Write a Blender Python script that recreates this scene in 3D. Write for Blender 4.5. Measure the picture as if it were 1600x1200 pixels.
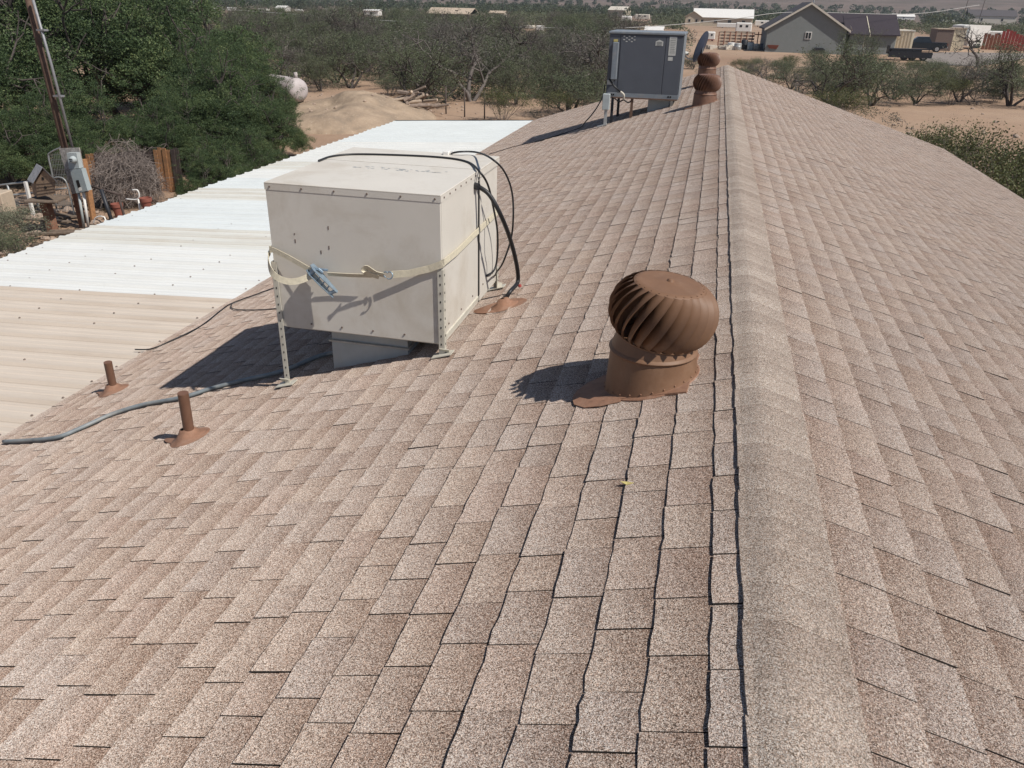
import bpy, math, random
import numpy as np
from mathutils import Vector, Matrix, noise
random.seed(7); RNG = np.random.default_rng(7)
SC = bpy.context.scene; COL = SC.collection
PI = math.pi; rad = math.radians
for o in list(bpy.data.objects): bpy.data.objects.remove(o)

# ------------------------------------------------------------------ camera, sky, sun, exposure
F_PX, PITCH, YAW, ROLL = 1225.0, 0.45195704, 0.22698435, 0.02268928
CAM = np.array([-0.30741, 0.0, 1.29126])              # the ridge line is x=0, z=0, running along +y
_fw = np.array([-math.sin(YAW)*math.cos(PITCH), math.cos(YAW)*math.cos(PITCH), -math.sin(PITCH)])
_r = np.array([math.cos(YAW), math.sin(YAW), 0.0]); _u = np.cross(_r, _fw)
_r2 = _r*math.cos(ROLL) + _u*math.sin(ROLL); _u2 = -_r*math.sin(ROLL) + _u*math.cos(ROLL)
cd = bpy.data.cameras.new('camera'); cam = bpy.data.objects.new('camera', cd); COL.objects.link(cam)
M = Matrix.Identity(4)
for i in range(3): M[i][0], M[i][1], M[i][2], M[i][3] = _r2[i], _u2[i], -_fw[i], CAM[i]
cam.matrix_world = M
cd.sensor_width = 36; cd.lens = F_PX/1600*36; cd.clip_start = 0.05; cd.clip_end = 9000
SC.camera = cam
SUN_AZ, SUN_EL = rad(109), rad(50)                    # azimuth clockwise from +y
w = bpy.data.worlds.new('World'); SC.world = w; w.use_nodes = True
nt = w.node_tree; bg = nt.nodes['Background']; sky = nt.nodes.new('ShaderNodeTexSky')
sky.sky_type = 'NISHITA'; sky.sun_disc = False; sky.sun_elevation = SUN_EL; sky.sun_rotation = SUN_AZ
sky.altitude = 1000; sky.dust_density = 1.0
nt.links.new(sky.outputs[0], bg.inputs[0]); bg.inputs[1].default_value = 0.07
sd = bpy.data.lights.new('sun', 'SUN'); sd.energy = 4.6; sd.angle = rad(0.53); sd.color = (1.0, 0.95, 0.88)
sun = bpy.data.objects.new('sun', sd); COL.objects.link(sun); sun.location = (20, -8, 30)
SUNV = Vector((math.sin(SUN_AZ)*math.cos(SUN_EL), math.cos(SUN_AZ)*math.cos(SUN_EL), math.sin(SUN_EL)))
sun.rotation_euler = SUNV.to_track_quat('Z', 'Y').to_euler()
vs = SC.view_settings; vs.view_transform = 'Standard'; vs.look = 'None'; vs.gamma = 1; vs.exposure = 0.15
vs.use_curve_mapping = False
try:
    SC.cycles.max_bounces = 6; SC.cycles.diffuse_bounces = 3; SC.cycles.transparent_max_bounces = 8
except Exception: pass

# ------------------------------------------------------------------ places: roof planes, ground, points seen at a depth
TH = 0.3076052; CT, ST = math.cos(TH), math.sin(TH)
WL, WR, LEN, Y0 = 5.15, 5.68, 21.93, -1.2
GZ = -4.1
def ray(px, py): return _fw + _r2*(px-800)/F_PX - _u2*(py-600)/F_PX
def proj(P):
    d = np.asarray(P, float)-CAM; z = d @ _fw
    return 800+F_PX*(d@_r2)/z, 600-F_PX*(d@_u2)/z, z
def on_roof(px, py, side=-1, h=0.0):
    d = ray(px, py); n = np.array([side*ST, 0, CT]); t = (h-(n@CAM))/(n@d); return CAM+t*d
def atY(px, py, Y): d = ray(px, py); return CAM+d*(Y-CAM[1])/d[1]
def atX(px, py, X): d = ray(px, py); return CAM+d*(X-CAM[0])/d[0]
def atZ(px, py, Z): d = ray(px, py); return CAM+d*(Z-CAM[2])/d[2]
def sstep(a, b, x): t = min(1, max(0, (x-a)/(b-a))); return t*t*(3-2*t)
def ground(x, y):
    d = math.hypot(x, y)
    z = GZ + 0.6*sstep(30, 130, d)
    if d > 24: z += 0.12*noise.noise((x*0.09, y*0.09, 3.1))*sstep(24, 60, d)
    if d > 650:
        t = sstep(650, 2400, d)
        z += t*150*(0.75+0.5*noise.noise((x*0.0011, y*0.0011, 0.7))+0.22*noise.noise((x*0.005, y*0.005, 5.7)))
    return z
def gp(px, py):
    Z = GZ
    for _ in range(12):
        P = atZ(px, py, Z); Z = 0.5*Z+0.5*ground(P[0], P[1])
    return np.array([P[0], P[1], ground(P[0], P[1])])
def depth(P): return float((np.asarray(P)-CAM) @ _fw)
def mpp(P): return depth(P)/F_PX                       # metres per photo pixel there
def wav(S, y): return 0.007*noise.noise((S*0.8, y*0.55, 1.3))
def RP(side, S, y, h=0.0):                             # a point on a roof slope
    h = h+wav(S+side*20, y)
    return (side*(S*CT+h*ST), y, -S*ST+h*CT)

# ------------------------------------------------------------------ helpers
def tag(o, label=None, cat=None, group=None, kind=None):
    if label: o['label'] = label
    if cat: o['category'] = cat
    if group: o['group'] = group
    if kind: o['kind'] = kind
    return o
def empty(name, loc, label, cat, group=None, rz=0):
    o = bpy.data.objects.new(name, None); COL.objects.link(o); o.location = [float(v) for v in loc]
    o.rotation_euler = (0, 0, rz); o.empty_display_size = 0.1
    return tag(o, label, cat, group)
def link(name, me, parent=None, mat=None):
    o = bpy.data.objects.new(name, me); COL.objects.link(o)
    if parent is not None: o.parent = parent
    if mat is not None and not me.materials: me.materials.append(mat)
    return o
def dup_tree(o, parent=None):
    c = o.copy(); COL.objects.link(c)
    if parent is not None: c.parent = parent
    for ch in list(o.children): dup_tree(ch, c)
    return c
class MB:
    def __init__(s): s.v = []; s.f = []; s.mi = []; s.cur = 0
    def add(s, vs, fs):
        b = len(s.v); s.v += [tuple(map(float, v)) for v in vs]
        for f in fs: s.f.append([i+b for i in f]); s.mi.append(s.cur)
    def box(s, c, d, rz=0, ch=0.0, R=None):
        x, y, z = d[0]/2, d[1]/2, d[2]/2
        if ch > 0:
            e = min(ch, x*.8, y*.8, z*.8); vs = []
            for sx in (-1, 1):
                for sy in (-1, 1):
                    for sz in (-1, 1):
                        vs += [(sx*x, sy*(y-e), sz*(z-e)), (sx*(x-e), sy*y, sz*(z-e)), (sx*(x-e), sy*(y-e), sz*z)]
            I = lambda a, b, c_: ((a > 0)*4+(b > 0)*2+(c_ > 0))*3
            fs = []
            for sx in (-1, 1):
                q = [I(sx, -1, -1), I(sx, 1, -1), I(sx, 1, 1), I(sx, -1, 1)]; fs.append(q if sx > 0 else q[::-1])
            for sy in (-1, 1):
                q = [I(-1, sy, -1)+1, I(1, sy, -1)+1, I(1, sy, 1)+1, I(-1, sy, 1)+1]; fs.append(q if sy < 0 else q[::-1])
            for sz in (-1, 1):
                q = [I(-1, -1, sz)+2, I(1, -1, sz)+2, I(1, 1, sz)+2, I(-1, 1, sz)+2]; fs.append(q if sz > 0 else q[::-1])
            for a in (-1, 1):
                for b in (-1, 1):
                    fs += [[I(a, b, -1), I(a, b, 1), I(a, b, 1)+1, I(a, b, -1)+1],
                           [I(a, -1, b), I(a, 1, b), I(a, 1, b)+2, I(a, -1, b)+2],
                           [I(-1, a, b)+1, I(1, a, b)+1, I(1, a, b)+2, I(-1, a, b)+2]]
                    for c_ in (-1, 1): fs.append([I(a, b, c_), I(a, b, c_)+1, I(a, b, c_)+2])
        else:
            vs = [(sx*x, sy*y, sz*z) for sx in (-1, 1) for sy in (-1, 1) for sz in (-1, 1)]
            fs = [[0, 1, 3, 2], [4, 6, 7, 5], [0, 4, 5, 1], [2, 3, 7, 6], [0, 2, 6, 4], [1, 5, 7, 3]]
        if R is None: R = Matrix.Rotation(rz, 3, 'Z')
        s.add([tuple(R @ Vector(v)+Vector(c)) for v in vs], fs); return s
    def hexa(s, p):                                    # eight corners: bottom ring of four, top ring of four
        s.add(p, [[3, 2, 1, 0], [4, 5, 6, 7], [0, 1, 5, 4], [1, 2, 6, 5], [2, 3, 7, 6], [3, 0, 4, 7]]); return s
    def prism(s, poly, a, b):                          # polygon of (u,v) pushed through fn a -> b
        n = len(poly); s.add([a(*p) for p in poly]+[b(*p) for p in poly],
              [list(range(n))[::-1], list(range(n, 2*n))]+[[i, (i+1) % n, n+(i+1) % n, n+i] for i in range(n)]); return s
    def tube(s, pts, r, n=8, cap=True, r2=None):
        pts = [Vector(map(float, p)) for p in pts]; k = len(pts); ring = []
        rs = r if hasattr(r, '__len__') else [r+((r2 if r2 is not None else r)-r)*i/max(1, k-1) for i in range(k)]
        prev = None
        for i, p in enumerate(pts):
            t = (pts[min(i+1, k-1)]-pts[max(i-1, 0)]).normalized()
            if prev is None: u = t.orthogonal().normalized()
            else:
                u = prev-t*prev.dot(t)
                u = u.normalized() if u.length > 1e-6 else t.orthogonal().normalized()
            prev = u; v = t.cross(u)
            ring += [tuple(p+(u*math.cos(2*PI*j/n)+v*math.sin(2*PI*j/n))*rs[i]) for j in range(n)]
        fs = [[i*n+j, i*n+(j+1) % n, (i+1)*n+(j+1) % n, (i+1)*n+j] for i in range(k-1) for j in range(n)]
        if cap: fs += [list(range(n))[::-1], list(range((k-1)*n, k*n))]
        s.add(ring, fs); return s
    def lathe(s, prof, n=32, c=(0, 0, 0), cap0=False, cap1=False, R=None):
        vs = []
        for r_, z in prof: vs += [(r_*math.cos(2*PI*j/n), r_*math.sin(2*PI*j/n), z) for j in range(n)]
        fs = [[i*n+j, i*n+(j+1) % n, (i+1)*n+(j+1) % n, (i+1)*n+j] for i in range(len(prof)-1) for j in range(n)]
        if cap0: fs.append(list(range(n))[::-1])
        if cap1: fs.append(list(range((len(prof)-1)*n, len(prof)*n)))
        if R is not None: vs = [tuple(R @ Vector(v)) for v in vs]
        s.add([(v[0]+c[0], v[1]+c[1], v[2]+c[2]) for v in vs], fs); return s
    def ball(s, c, r, n=8, m=6, sc=(1, 1, 1)):
        prof = [(max(1e-4, r*math.sin(PI*i/m)), -r*math.cos(PI*i/m)) for i in range(m+1)]
        b = len(s.v); s.lathe(prof, n)
        for i in range(b, len(s.v)):
            v = s.v[i]; s.v[i] = (v[0]*sc[0]+c[0], v[1]*sc[1]+c[1], v[2]*sc[2]+c[2])
        return s
    def ribbon(s, pts, ups, wd, th=0.003):
        pts = [Vector(map(float, p)) for p in pts]; k = len(pts); vs = []
        for i, p in enumerate(pts):
            t = (pts[min(i+1, k-1)]-pts[max(i-1, 0)]).normalized(); u = Vector(ups[i] if isinstance(ups, list) else ups)
            u = (u-t*u.dot(t)).normalized(); n = t.cross(u)
            vs += [p+u*wd/2+n*th/2, p-u*wd/2+n*th/2, p-u*wd/2-n*th/2, p+u*wd/2-n*th/2]
        fs = [[i*4+j, i*4+(j+1) % 4, i*4+4+(j+1) % 4, i*4+4+j] for i in range(k-1) for j in range(4)]
        fs += [[3, 2, 1, 0], [k*4-4, k*4-3, k*4-2, k*4-1]]
        s.add(vs, fs); return s
    def mesh(s, name, mats, smooth=False, angle=None):
        me = bpy.data.meshes.new(name); me.from_pydata(s.v, [], s.f)
        for m in (mats if isinstance(mats, (list, tuple)) else [mats]): me.materials.append(m)
        if any(s.mi): me.polygons.foreach_set('material_index', s.mi)
        if smooth or angle:
            me.polygons.foreach_set('use_smooth', [True]*len(me.polygons))
            if angle:
                try: me.set_sharp_from_angle(angle=rad(angle))
                except Exception: pass
        me.update(); return me
    def build(s, name, mats, parent=None, smooth=False, angle=None, kind=None, label=None):
        o = link(name, s.mesh(name, mats, smooth, angle), parent)
        if kind: o['kind'] = kind
        if label: o['label'] = label
        return o
def L(v): return Vector(map(float, v))
def smooth_path(pts, n=6):
    P = [np.array(p, float) for p in pts]; P = [2*P[0]-P[1]]+P+[2*P[-1]-P[-2]]; out = []
    for i in range(1, len(P)-2):
        for k in range(n):
            t = k/n; a, b, c, d = P[i-1], P[i], P[i+1], P[i+2]
            out.append(0.5*((2*b)+(-a+c)*t+(2*a-5*b+4*c-d)*t*t+(-a+3*b-3*c+d)*t**3))
    out.append(P[-2]); return out

# ------------------------------------------------------------------ materials
class NB:
    def __init__(s, name):
        s.m = bpy.data.materials.new(name); s.m.use_nodes = True; s.t = s.m.node_tree
        s.b = s.t.nodes['Principled BSDF']; s.co = None
    def n(s, typ, **kw):
        x = s.t.nodes.new(typ)
        for k, v in kw.items(): setattr(x, k, v)
        return x
    def l(s, a, b): s.t.links.new(a, b)
    def coord(s):
        if s.co is None:
            g = s.n('ShaderNodeTexCoord'); s.co = g.outputs['Object']
        return s.co
    def noise(s, scale, detail=3, rough=0.55, co=None, dist=0):
        x = s.n('ShaderNodeTexNoise'); x.inputs['Scale'].default_value = scale; x.inputs['Detail'].default_value = detail
        x.inputs['Roughness'].default_value = rough; x.inputs['Distortion'].default_value = dist
        s.l(co or s.coord(), x.inputs['Vector']); return x.outputs['Fac']
    def ramp(s, fac, stops, mode='LINEAR'):
        r = s.n('ShaderNodeValToRGB'); e = r.color_ramp.elements; r.color_ramp.interpolation = mode
        while len(e) < len(stops): e.new(0.5)
        for i, (p, c) in enumerate(stops):
            e[i].position = p; e[i].color = (*(c if hasattr(c, '__len__') else (c, c, c)), 1)
        s.l(fac, r.inputs[0]); return r.outputs[0]
    def mix(s, fac, a, b, mode='MIX'):
        x = s.n('ShaderNodeMixRGB', blend_type=mode)
        for i, v in ((0, fac), (1, a), (2, b)):
            if isinstance(v, bpy.types.NodeSocket): s.l(v, x.inputs[i])
            elif hasattr(v, '__len__'): x.inputs[i].default_value = (*v, 1)
            else: x.inputs[i].default_value = v
        return x.outputs[0]
    def math(s, op, a, b=None, c=None):
        x = s.n('ShaderNodeMath', operation=op)
        for i, v in enumerate((a, b, c)):
            if v is None: continue
            if isinstance(v, bpy.types.NodeSocket): s.l(v, x.inputs[i])
            else: x.inputs[i].default_value = v
        return x.outputs[0]
    def attr(s, name): x = s.n('ShaderNodeAttribute', attribute_name=name); return x.outputs['Fac']
    def bump(s, h, strength=0.3, dist=0.01):
        x = s.n('ShaderNodeBump'); x.inputs['Strength'].default_value = strength; x.inputs['Distance'].default_value = dist
        s.l(h, x.inputs['Height']); s.l(x.outputs[0], s.b.inputs['Normal'])
    def out(s, col, rough=0.7, metal=0.0, spec=None):
        if isinstance(col, bpy.types.NodeSocket): s.l(col, s.b.inputs['Base Color'])
        else: s.b.inputs['Base Color'].default_value = (*col, 1)
        if isinstance(rough, bpy.types.NodeSocket): s.l(rough, s.b.inputs['Roughness'])
        else: s.b.inputs['Roughness'].default_value = rough
        s.b.inputs['Metallic'].default_value = metal
        if spec is not None: s.b.inputs['Specular IOR Level'].default_value = spec
        return s.m
def worn(name, col, rough=0.6, var=0.18, scale=6.0, dirt=None, dscale=2.5, damt=0.5, metal=0.0, bump=0.0, bscale=60, spec=0.4):
    b = NB(name); a = tuple(c*(1-var) for c in col); c2 = tuple(min(0.9, c*(1+var)) for c in col)
    c = b.ramp(b.noise(scale, 5, 0.65), [(0.3, a), (0.7, c2)])
    if dirt: c = b.mix(b.math('MULTIPLY', b.ramp(b.noise(dscale, 6, 0.7, dist=0.4), [(0.5, 0), (0.72, 1)]), damt), c, dirt)
    if bump: b.bump(b.noise(bscale, 3), bump, 0.01)
    return b.out(c, rough, metal, spec)

def shingle_material(name, cap=False):
    b = NB(name); co = b.coord()
    mp = b.n('ShaderNodeMapping'); b.l(co, mp.inputs[0])
    vo = b.n('ShaderNodeTexVoronoi'); vo.inputs['Scale'].default_value = 450; b.l(mp.outputs[0], vo.inputs['Vector'])
    sx = b.n('ShaderNodeSeparateColor'); b.l(vo.outputs['Color'], sx.inputs[0])
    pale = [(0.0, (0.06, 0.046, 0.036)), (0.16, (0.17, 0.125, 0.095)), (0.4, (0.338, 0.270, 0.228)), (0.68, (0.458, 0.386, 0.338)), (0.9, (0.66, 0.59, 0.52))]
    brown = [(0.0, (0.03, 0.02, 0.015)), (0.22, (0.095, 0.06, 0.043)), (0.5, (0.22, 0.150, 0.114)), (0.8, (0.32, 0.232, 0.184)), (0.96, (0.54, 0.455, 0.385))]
    if cap:
        pale = [(0.0, (0.12, 0.092, 0.066)), (0.18, (0.22, 0.175, 0.14)), (0.42, (0.355, 0.297, 0.250)), (0.7, (0.46, 0.395, 0.34)), (0.92, (0.65, 0.585, 0.515))]
        brown = [(0.0, (0.05, 0.036, 0.026)), (0.22, (0.135, 0.097, 0.07)), (0.5, (0.215, 0.165, 0.135)), (0.8, (0.285, 0.228, 0.19)), (0.96, (0.42, 0.36, 0.31))]
    c1 = b.ramp(sx.outputs[0], pale); c2 = b.ramp(sx.outputs[0], brown)
    uv = b.n('ShaderNodeUVMap', uv_map='UVMap'); su = b.n('ShaderNodeSeparateXYZ'); b.l(uv.outputs[0], su.inputs[0])
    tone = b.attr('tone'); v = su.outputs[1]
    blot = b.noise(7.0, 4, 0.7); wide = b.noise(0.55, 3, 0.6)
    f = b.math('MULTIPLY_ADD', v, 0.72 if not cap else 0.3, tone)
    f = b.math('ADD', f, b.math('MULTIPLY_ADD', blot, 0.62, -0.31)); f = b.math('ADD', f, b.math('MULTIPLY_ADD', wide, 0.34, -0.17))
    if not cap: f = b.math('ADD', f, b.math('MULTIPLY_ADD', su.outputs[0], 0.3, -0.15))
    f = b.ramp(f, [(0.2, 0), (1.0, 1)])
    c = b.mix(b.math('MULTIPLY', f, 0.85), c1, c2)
    hue = b.ramp(sx.outputs[1], [(0.0, (0.92, 1.0, 1.08)), (0.4, (1.0, 1.0, 1.0)), (0.75, (1.06, 0.975, 0.92)), (1.0, (1.16, 0.94, 0.8))])
    c = b.mix(0.6, c, hue, 'MULTIPLY')
    th = b.ramp(b.math('FRACT', b.math('MULTIPLY', tone, 91.0)), [(0.0, (0.95, 0.99, 1.05)), (0.35, (1.0, 1.0, 1.0)), (0.7, (1.05, 1.0, 0.93)), (1.0, (1.06, 0.97, 0.95))])
    if not cap: c = b.mix(0.3, c, th, 'MULTIPLY')
    # a few worn spots of lost granules and dust
    sp = b.ramp(b.noise(38, 3, 0.6), [(0.74, 0), (0.8, 0.55)])
    c = b.mix(sp, c, (0.10, 0.08, 0.07))
    gh = b.math('MULTIPLY', vo.outputs['Distance'], 1.0)
    b.bump(gh, 0.55, 0.002)
    b.b.inputs['Diffuse Roughness'].default_value = 1.0
    return b.out(c, 0.95, 0, 0.15)
MT = {}
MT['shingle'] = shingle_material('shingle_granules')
MT['cap'] = shingle_material('ridge_granules', True)
MT['cut_edge'] = worn('asphalt_cut_edge', (0.05, 0.041, 0.035), 0.95)
MT['felt'] = worn('asphalt_felt', (0.018, 0.016, 0.015), 0.95)
def metal_sheet(name, col, stain, amt):
    b = NB(name); co = b.coord()
    mp = b.n('ShaderNodeMapping'); mp.inputs['Scale'].default_value = (0.35, 3.5, 1); b.l(co, mp.inputs[0])
    streak = b.noise(2.2, 6, 0.7, mp.outputs[0]); c = b.ramp(b.noise(1.3, 4), [(0.3, tuple(x*0.93 for x in col)), (0.7, col)])
    c = b.mix(b.math('MULTIPLY', b.ramp(streak, [(0.5, 0), (0.8, 1)]), amt), c, stain)
    mp2 = b.n('ShaderNodeMapping'); mp2.inputs['Scale'].default_value = (0.5, 9, 1); b.l(co, mp2.inputs[0])
    c = b.mix(b.math('MULTIPLY', b.ramp(b.noise(1.7, 6, 0.75, mp2.outputs[0]), [(0.66, 0), (0.76, 1)]), amt*0.8), c, (0.42, 0.24, 0.13))
    c = b.mix(b.ramp(b.noise(45, 2), [(0.7, 0), (0.78, 0.35)]), c, stain)
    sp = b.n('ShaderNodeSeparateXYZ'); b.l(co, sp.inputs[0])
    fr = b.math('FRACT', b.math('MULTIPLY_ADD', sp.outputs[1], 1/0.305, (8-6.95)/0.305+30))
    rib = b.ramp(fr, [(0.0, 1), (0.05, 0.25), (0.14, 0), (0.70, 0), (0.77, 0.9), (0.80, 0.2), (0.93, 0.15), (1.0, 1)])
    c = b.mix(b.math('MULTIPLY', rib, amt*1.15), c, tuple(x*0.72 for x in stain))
    b.bump(b.noise(3.0, 2), 0.05, 0.02)
    return b.out(c, 0.45, 0, 0.4)
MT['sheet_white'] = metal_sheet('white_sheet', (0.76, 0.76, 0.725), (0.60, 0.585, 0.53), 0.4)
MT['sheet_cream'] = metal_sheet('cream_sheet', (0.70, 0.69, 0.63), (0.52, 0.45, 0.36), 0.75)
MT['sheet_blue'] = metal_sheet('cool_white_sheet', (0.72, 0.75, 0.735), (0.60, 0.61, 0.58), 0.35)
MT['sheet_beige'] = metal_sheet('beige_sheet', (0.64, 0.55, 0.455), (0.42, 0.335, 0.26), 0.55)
MT['rust'] = worn('rust', (0.14, 0.085, 0.06), 0.8)
MT['screw'] = worn('screw_heads', (0.16, 0.12, 0.10), 0.6)
MT['stucco'] = worn('stucco', (0.42, 0.36, 0.29), 0.9, bump=0.4)
MT['fascia'] = worn('fascia_paint', (0.33, 0.24, 0.18), 0.6)
MT['wood'] = worn('grey_wood', (0.16, 0.12, 0.09), 0.85, 0.35, 9)
MT['cabinet'] = worn('cream_cabinet', (0.63, 0.59, 0.525), 0.5, 0.04, 3, (0.40, 0.33, 0.24), 1.7, 0.55, bump=0.03, bscale=4)
MT['leg_steel'] = worn('painted_angle', (0.55, 0.52, 0.44), 0.5, 0.1, 20, (0.25, 0.18, 0.13), 9, 0.4)
MT['galv'] = worn('galvanised', (0.46, 0.47, 0.46), 0.42, 0.12, 14, (0.36, 0.35, 0.33), 4, 0.5, metal=0.35)
MT['duct'] = worn('duct_grey', (0.44, 0.475, 0.48), 0.5, 0.08, 8, (0.5, 0.47, 0.42), 5, 0.5, metal=0.1)
MT['dark'] = worn('dark_void', (0.012, 0.011, 0.01), 0.9)
MT['strap'] = worn('strap_webbing', (0.66, 0.595, 0.45), 0.9, 0.12, 50, bump=0.4, bscale=400)
MT['steel'] = worn('zinc_steel', (0.27, 0.35, 0.42), 0.4, 0.2, 60, (0.13, 0.14, 0.15), 30, 0.5, metal=0.5)
MT['cable'] = worn('black_cable', (0.018, 0.018, 0.020), 0.45)
MT['hose'] = worn('grey_hose', (0.20, 0.225, 0.235), 0.5, 0.25, 10, (0.40, 0.38, 0.34), 6, 0.6)
MT['brown'] = worn('brown_paint', (0.190, 0.104, 0.060), 0.55, 0.10, 12, (0.25, 0.155, 0.10), 5, 0.7, spec=0.35)
MT['brown_flash'] = worn('brown_flashing', (0.27, 0.145, 0.092), 0.75, 0.2, 22, (0.33, 0.215, 0.155), 9, 0.7, bump=0.2)
MT['brown_old'] = worn('brown_paint_aged', (0.16, 0.082, 0.052), 0.5, 0.12, 14, (0.23, 0.14, 0.10), 6, 0.6)
MT['slate'] = worn('slate_paint', (0.092, 0.100, 0.118), 0.42, 0.06, 5, (0.10, 0.11, 0.125), 3, 0.5)
MT['slate_edge'] = worn('slate_trim', (0.20, 0.225, 0.25), 0.4, 0.12, 12, (0.33, 0.28, 0.23), 6, 0.5)
MT['sticker'] = worn('faded_sticker', (0.50, 0.50, 0.47), 0.6, 0.14, 60)
MT['sticker_print'] = worn('sticker_print', (0.16, 0.16, 0.15), 0.6)
MT['yellow'] = worn('yellow_conduit', (0.5, 0.42, 0.16), 0.5)
MT['dish'] = worn('dish_navy', (0.028, 0.04, 0.07), 0.45)
MT['white'] = worn('white_paint', (0.72, 0.70, 0.66), 0.5, 0.06, 4, (0.5, 0.45, 0.38), 3, 0.35)
MT['offwhite'] = worn('offwhite', (0.58, 0.53, 0.45), 0.6, 0.08)
MT['beige'] = worn('beige_wall', (0.50, 0.43, 0.33), 0.7, 0.08)
MT['tanroof'] = worn('tan_roof', (0.46, 0.37, 0.28), 0.7, 0.08)
MT['greywall'] = worn('grey_stucco', (0.205, 0.22, 0.215), 0.9, 0.05, 2, bump=0.3)
MT['plumroof'] = worn('plum_roof', (0.036, 0.027, 0.034), 0.7, 0.12, 4)
MT['greyroof'] = worn('grey_roof', (0.075, 0.066, 0.07), 0.75, 0.12, 4)
MT['creamwall'] = worn('cream_wall', (0.60, 0.54, 0.42), 0.8, 0.06)
MT['glass'] = NB('window_glass').out((0.02, 0.025, 0.03), 0.08, 0, 0.6)
MT['brownshed'] = worn('brown_shed', (0.17, 0.125, 0.105), 0.7, 0.1)
MT['red'] = worn('red_paint', (0.36, 0.06, 0.05), 0.6, 0.12, 6)
MT['redsteel'] = worn('red_rust_steel', (0.26, 0.10, 0.06), 0.7, 0.2)
MT['truck'] = NB('truck_paint').out((0.035, 0.042, 0.052), 0.25, 0.5, 0.5)
MT['tyre'] = worn('tyre_rubber', (0.02, 0.02, 0.02), 0.9)
MT['rim'] = worn('rim_alloy', (0.5, 0.5, 0.5), 0.3, metal=0.6)
MT['black'] = worn('black_steel', (0.022, 0.024, 0.03), 0.5, 0.2)
MT['tailred'] = NB('tail_lamp_red').out((0.3, 0.02, 0.02), 0.2)
MT['pole'] = worn('brown_pole', (0.10, 0.062, 0.045), 0.8, 0.25, 8)
MT['farpole'] = worn('weathered_pole', (0.09, 0.07, 0.06), 0.9, 0.2)
MT['emt'] = worn('steel_conduit', (0.25, 0.25, 0.26), 0.5, 0.15, 10, metal=0.3)
MT['meter'] = worn('meter_box', (0.40, 0.44, 0.44), 0.45, 0.1, 10, (0.3, 0.3, 0.28), 5, 0.4)
MT['meter_panel'] = worn('panel_box', (0.33, 0.38, 0.39), 0.45, 0.08, 10, (0.42, 0.42, 0.4), 4, 0.4)
MT['board'] = worn('peeling_board', (0.30, 0.28, 0.26), 0.9, 0.45, 16, (0.55, 0.53, 0.5), 8, 0.8)
MT['fence_orange'] = worn('cedar_plank', (0.36, 0.185, 0.085), 0.8, 0.3, 12, (0.12, 0.07, 0.05), 6, 0.6)
MT['fence_dark'] = worn('dark_plank', (0.075, 0.055, 0.048), 0.9, 0.3, 10)
MT['birdwood'] = worn('birdhouse_wood', (0.27, 0.19, 0.13), 0.85, 0.3, 18, (0.13, 0.09, 0.06), 10, 0.6)
MT['postwood'] = worn('rusty_post', (0.22, 0.11, 0.07), 0.85, 0.35, 9, (0.10, 0.06, 0.045), 5, 0.6)
MT['corrug'] = worn('old_corrugated', (0.40, 0.41, 0.42), 0.5, 0.2, 12, (0.16, 0.14, 0.13), 8, 0.6, metal=0.3)
MT['wire'] = worn('fence_wire', (0.30, 0.31, 0.31), 0.5, metal=0.4)
MT['twig'] = worn('dead_twigs', (0.21, 0.175, 0.155), 0.9, 0.25, 5)
MT['clay'] = worn('clay_pot', (0.24, 0.085, 0.06), 0.75, 0.15, 12)
MT['tank'] = worn('tank_white', (0.46, 0.41, 0.40), 0.6, 0.08, 3, (0.33, 0.27, 0.25), 2.2, 0.6)
MT['log'] = worn('weathered_log', (0.26, 0.20, 0.16), 0.9, 0.35, 7)
MT['logend'] = worn('log_end', (0.42, 0.33, 0.25), 0.9, 0.2, 12)
MT['bark'] = worn('mesquite_bark', (0.075, 0.062, 0.056), 0.95, 0.35, 6)
MT['bark_grey'] = worn('grey_bark', (0.14, 0.12, 0.11), 0.95, 0.3, 6)
MT['powerline'] = worn('aluminium_line', (0.45, 0.44, 0.42), 0.5)
MT['asphalt'] = worn('pale_asphalt', (0.22, 0.19, 0.17), 0.95, 0.1, 1.5)
MT['rock'] = worn('pale_rock', (0.33, 0.25, 0.195), 0.9, 0.25, 8, bump=0.5, bscale=12)
def leaf_mat(name, c0, c1, c2, trans=0.25):
    b = NB(name); t = b.attr('tone')
    c = b.ramp(t, [(0.0, c0), (0.55, c1), (1.0, c2)])
    b.out(c, 0.6, 0, 0.25)
    tr = b.n('ShaderNodeBsdfTranslucent'); b.l(c, tr.inputs[0]); mx = b.n('ShaderNodeMixShader'); mx.inputs[0].default_value = trans
    out = b.t.nodes['Material Output']; b.l(b.b.outputs[0], mx.inputs[1]); b.l(tr.outputs[0], mx.inputs[2]); b.l(mx.outputs[0], out.inputs[0])
    return b.m
MT['leaf_big'] = leaf_mat('dense_mesquite_leaf', (0.03, 0.052, 0.026), (0.088, 0.130, 0.054), (0.20, 0.235, 0.10))
MT['leaf_scrub'] = leaf_mat('scrub_leaf', (0.085, 0.105, 0.06), (0.128, 0.148, 0.085), (0.185, 0.195, 0.115))
MT['leaf_creosote'] = leaf_mat('creosote_leaf', (0.06, 0.07, 0.03), (0.10, 0.112, 0.045), (0.19, 0.175, 0.075))
MT['leaf_grey'] = leaf_mat('dry_twig_leaf', (0.095, 0.092, 0.074), (0.14, 0.135, 0.108), (0.19, 0.18, 0.14))
MT['leaf_far'] = leaf_mat('far_tree_leaf', (0.05, 0.066, 0.042), (0.075, 0.095, 0.055), (0.12, 0.128, 0.08))
MT['leaf_sage'] = leaf_mat('sage_leaf', (0.12, 0.13, 0.09), (0.17, 0.18, 0.12), (0.24, 0.24, 0.17))
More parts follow.
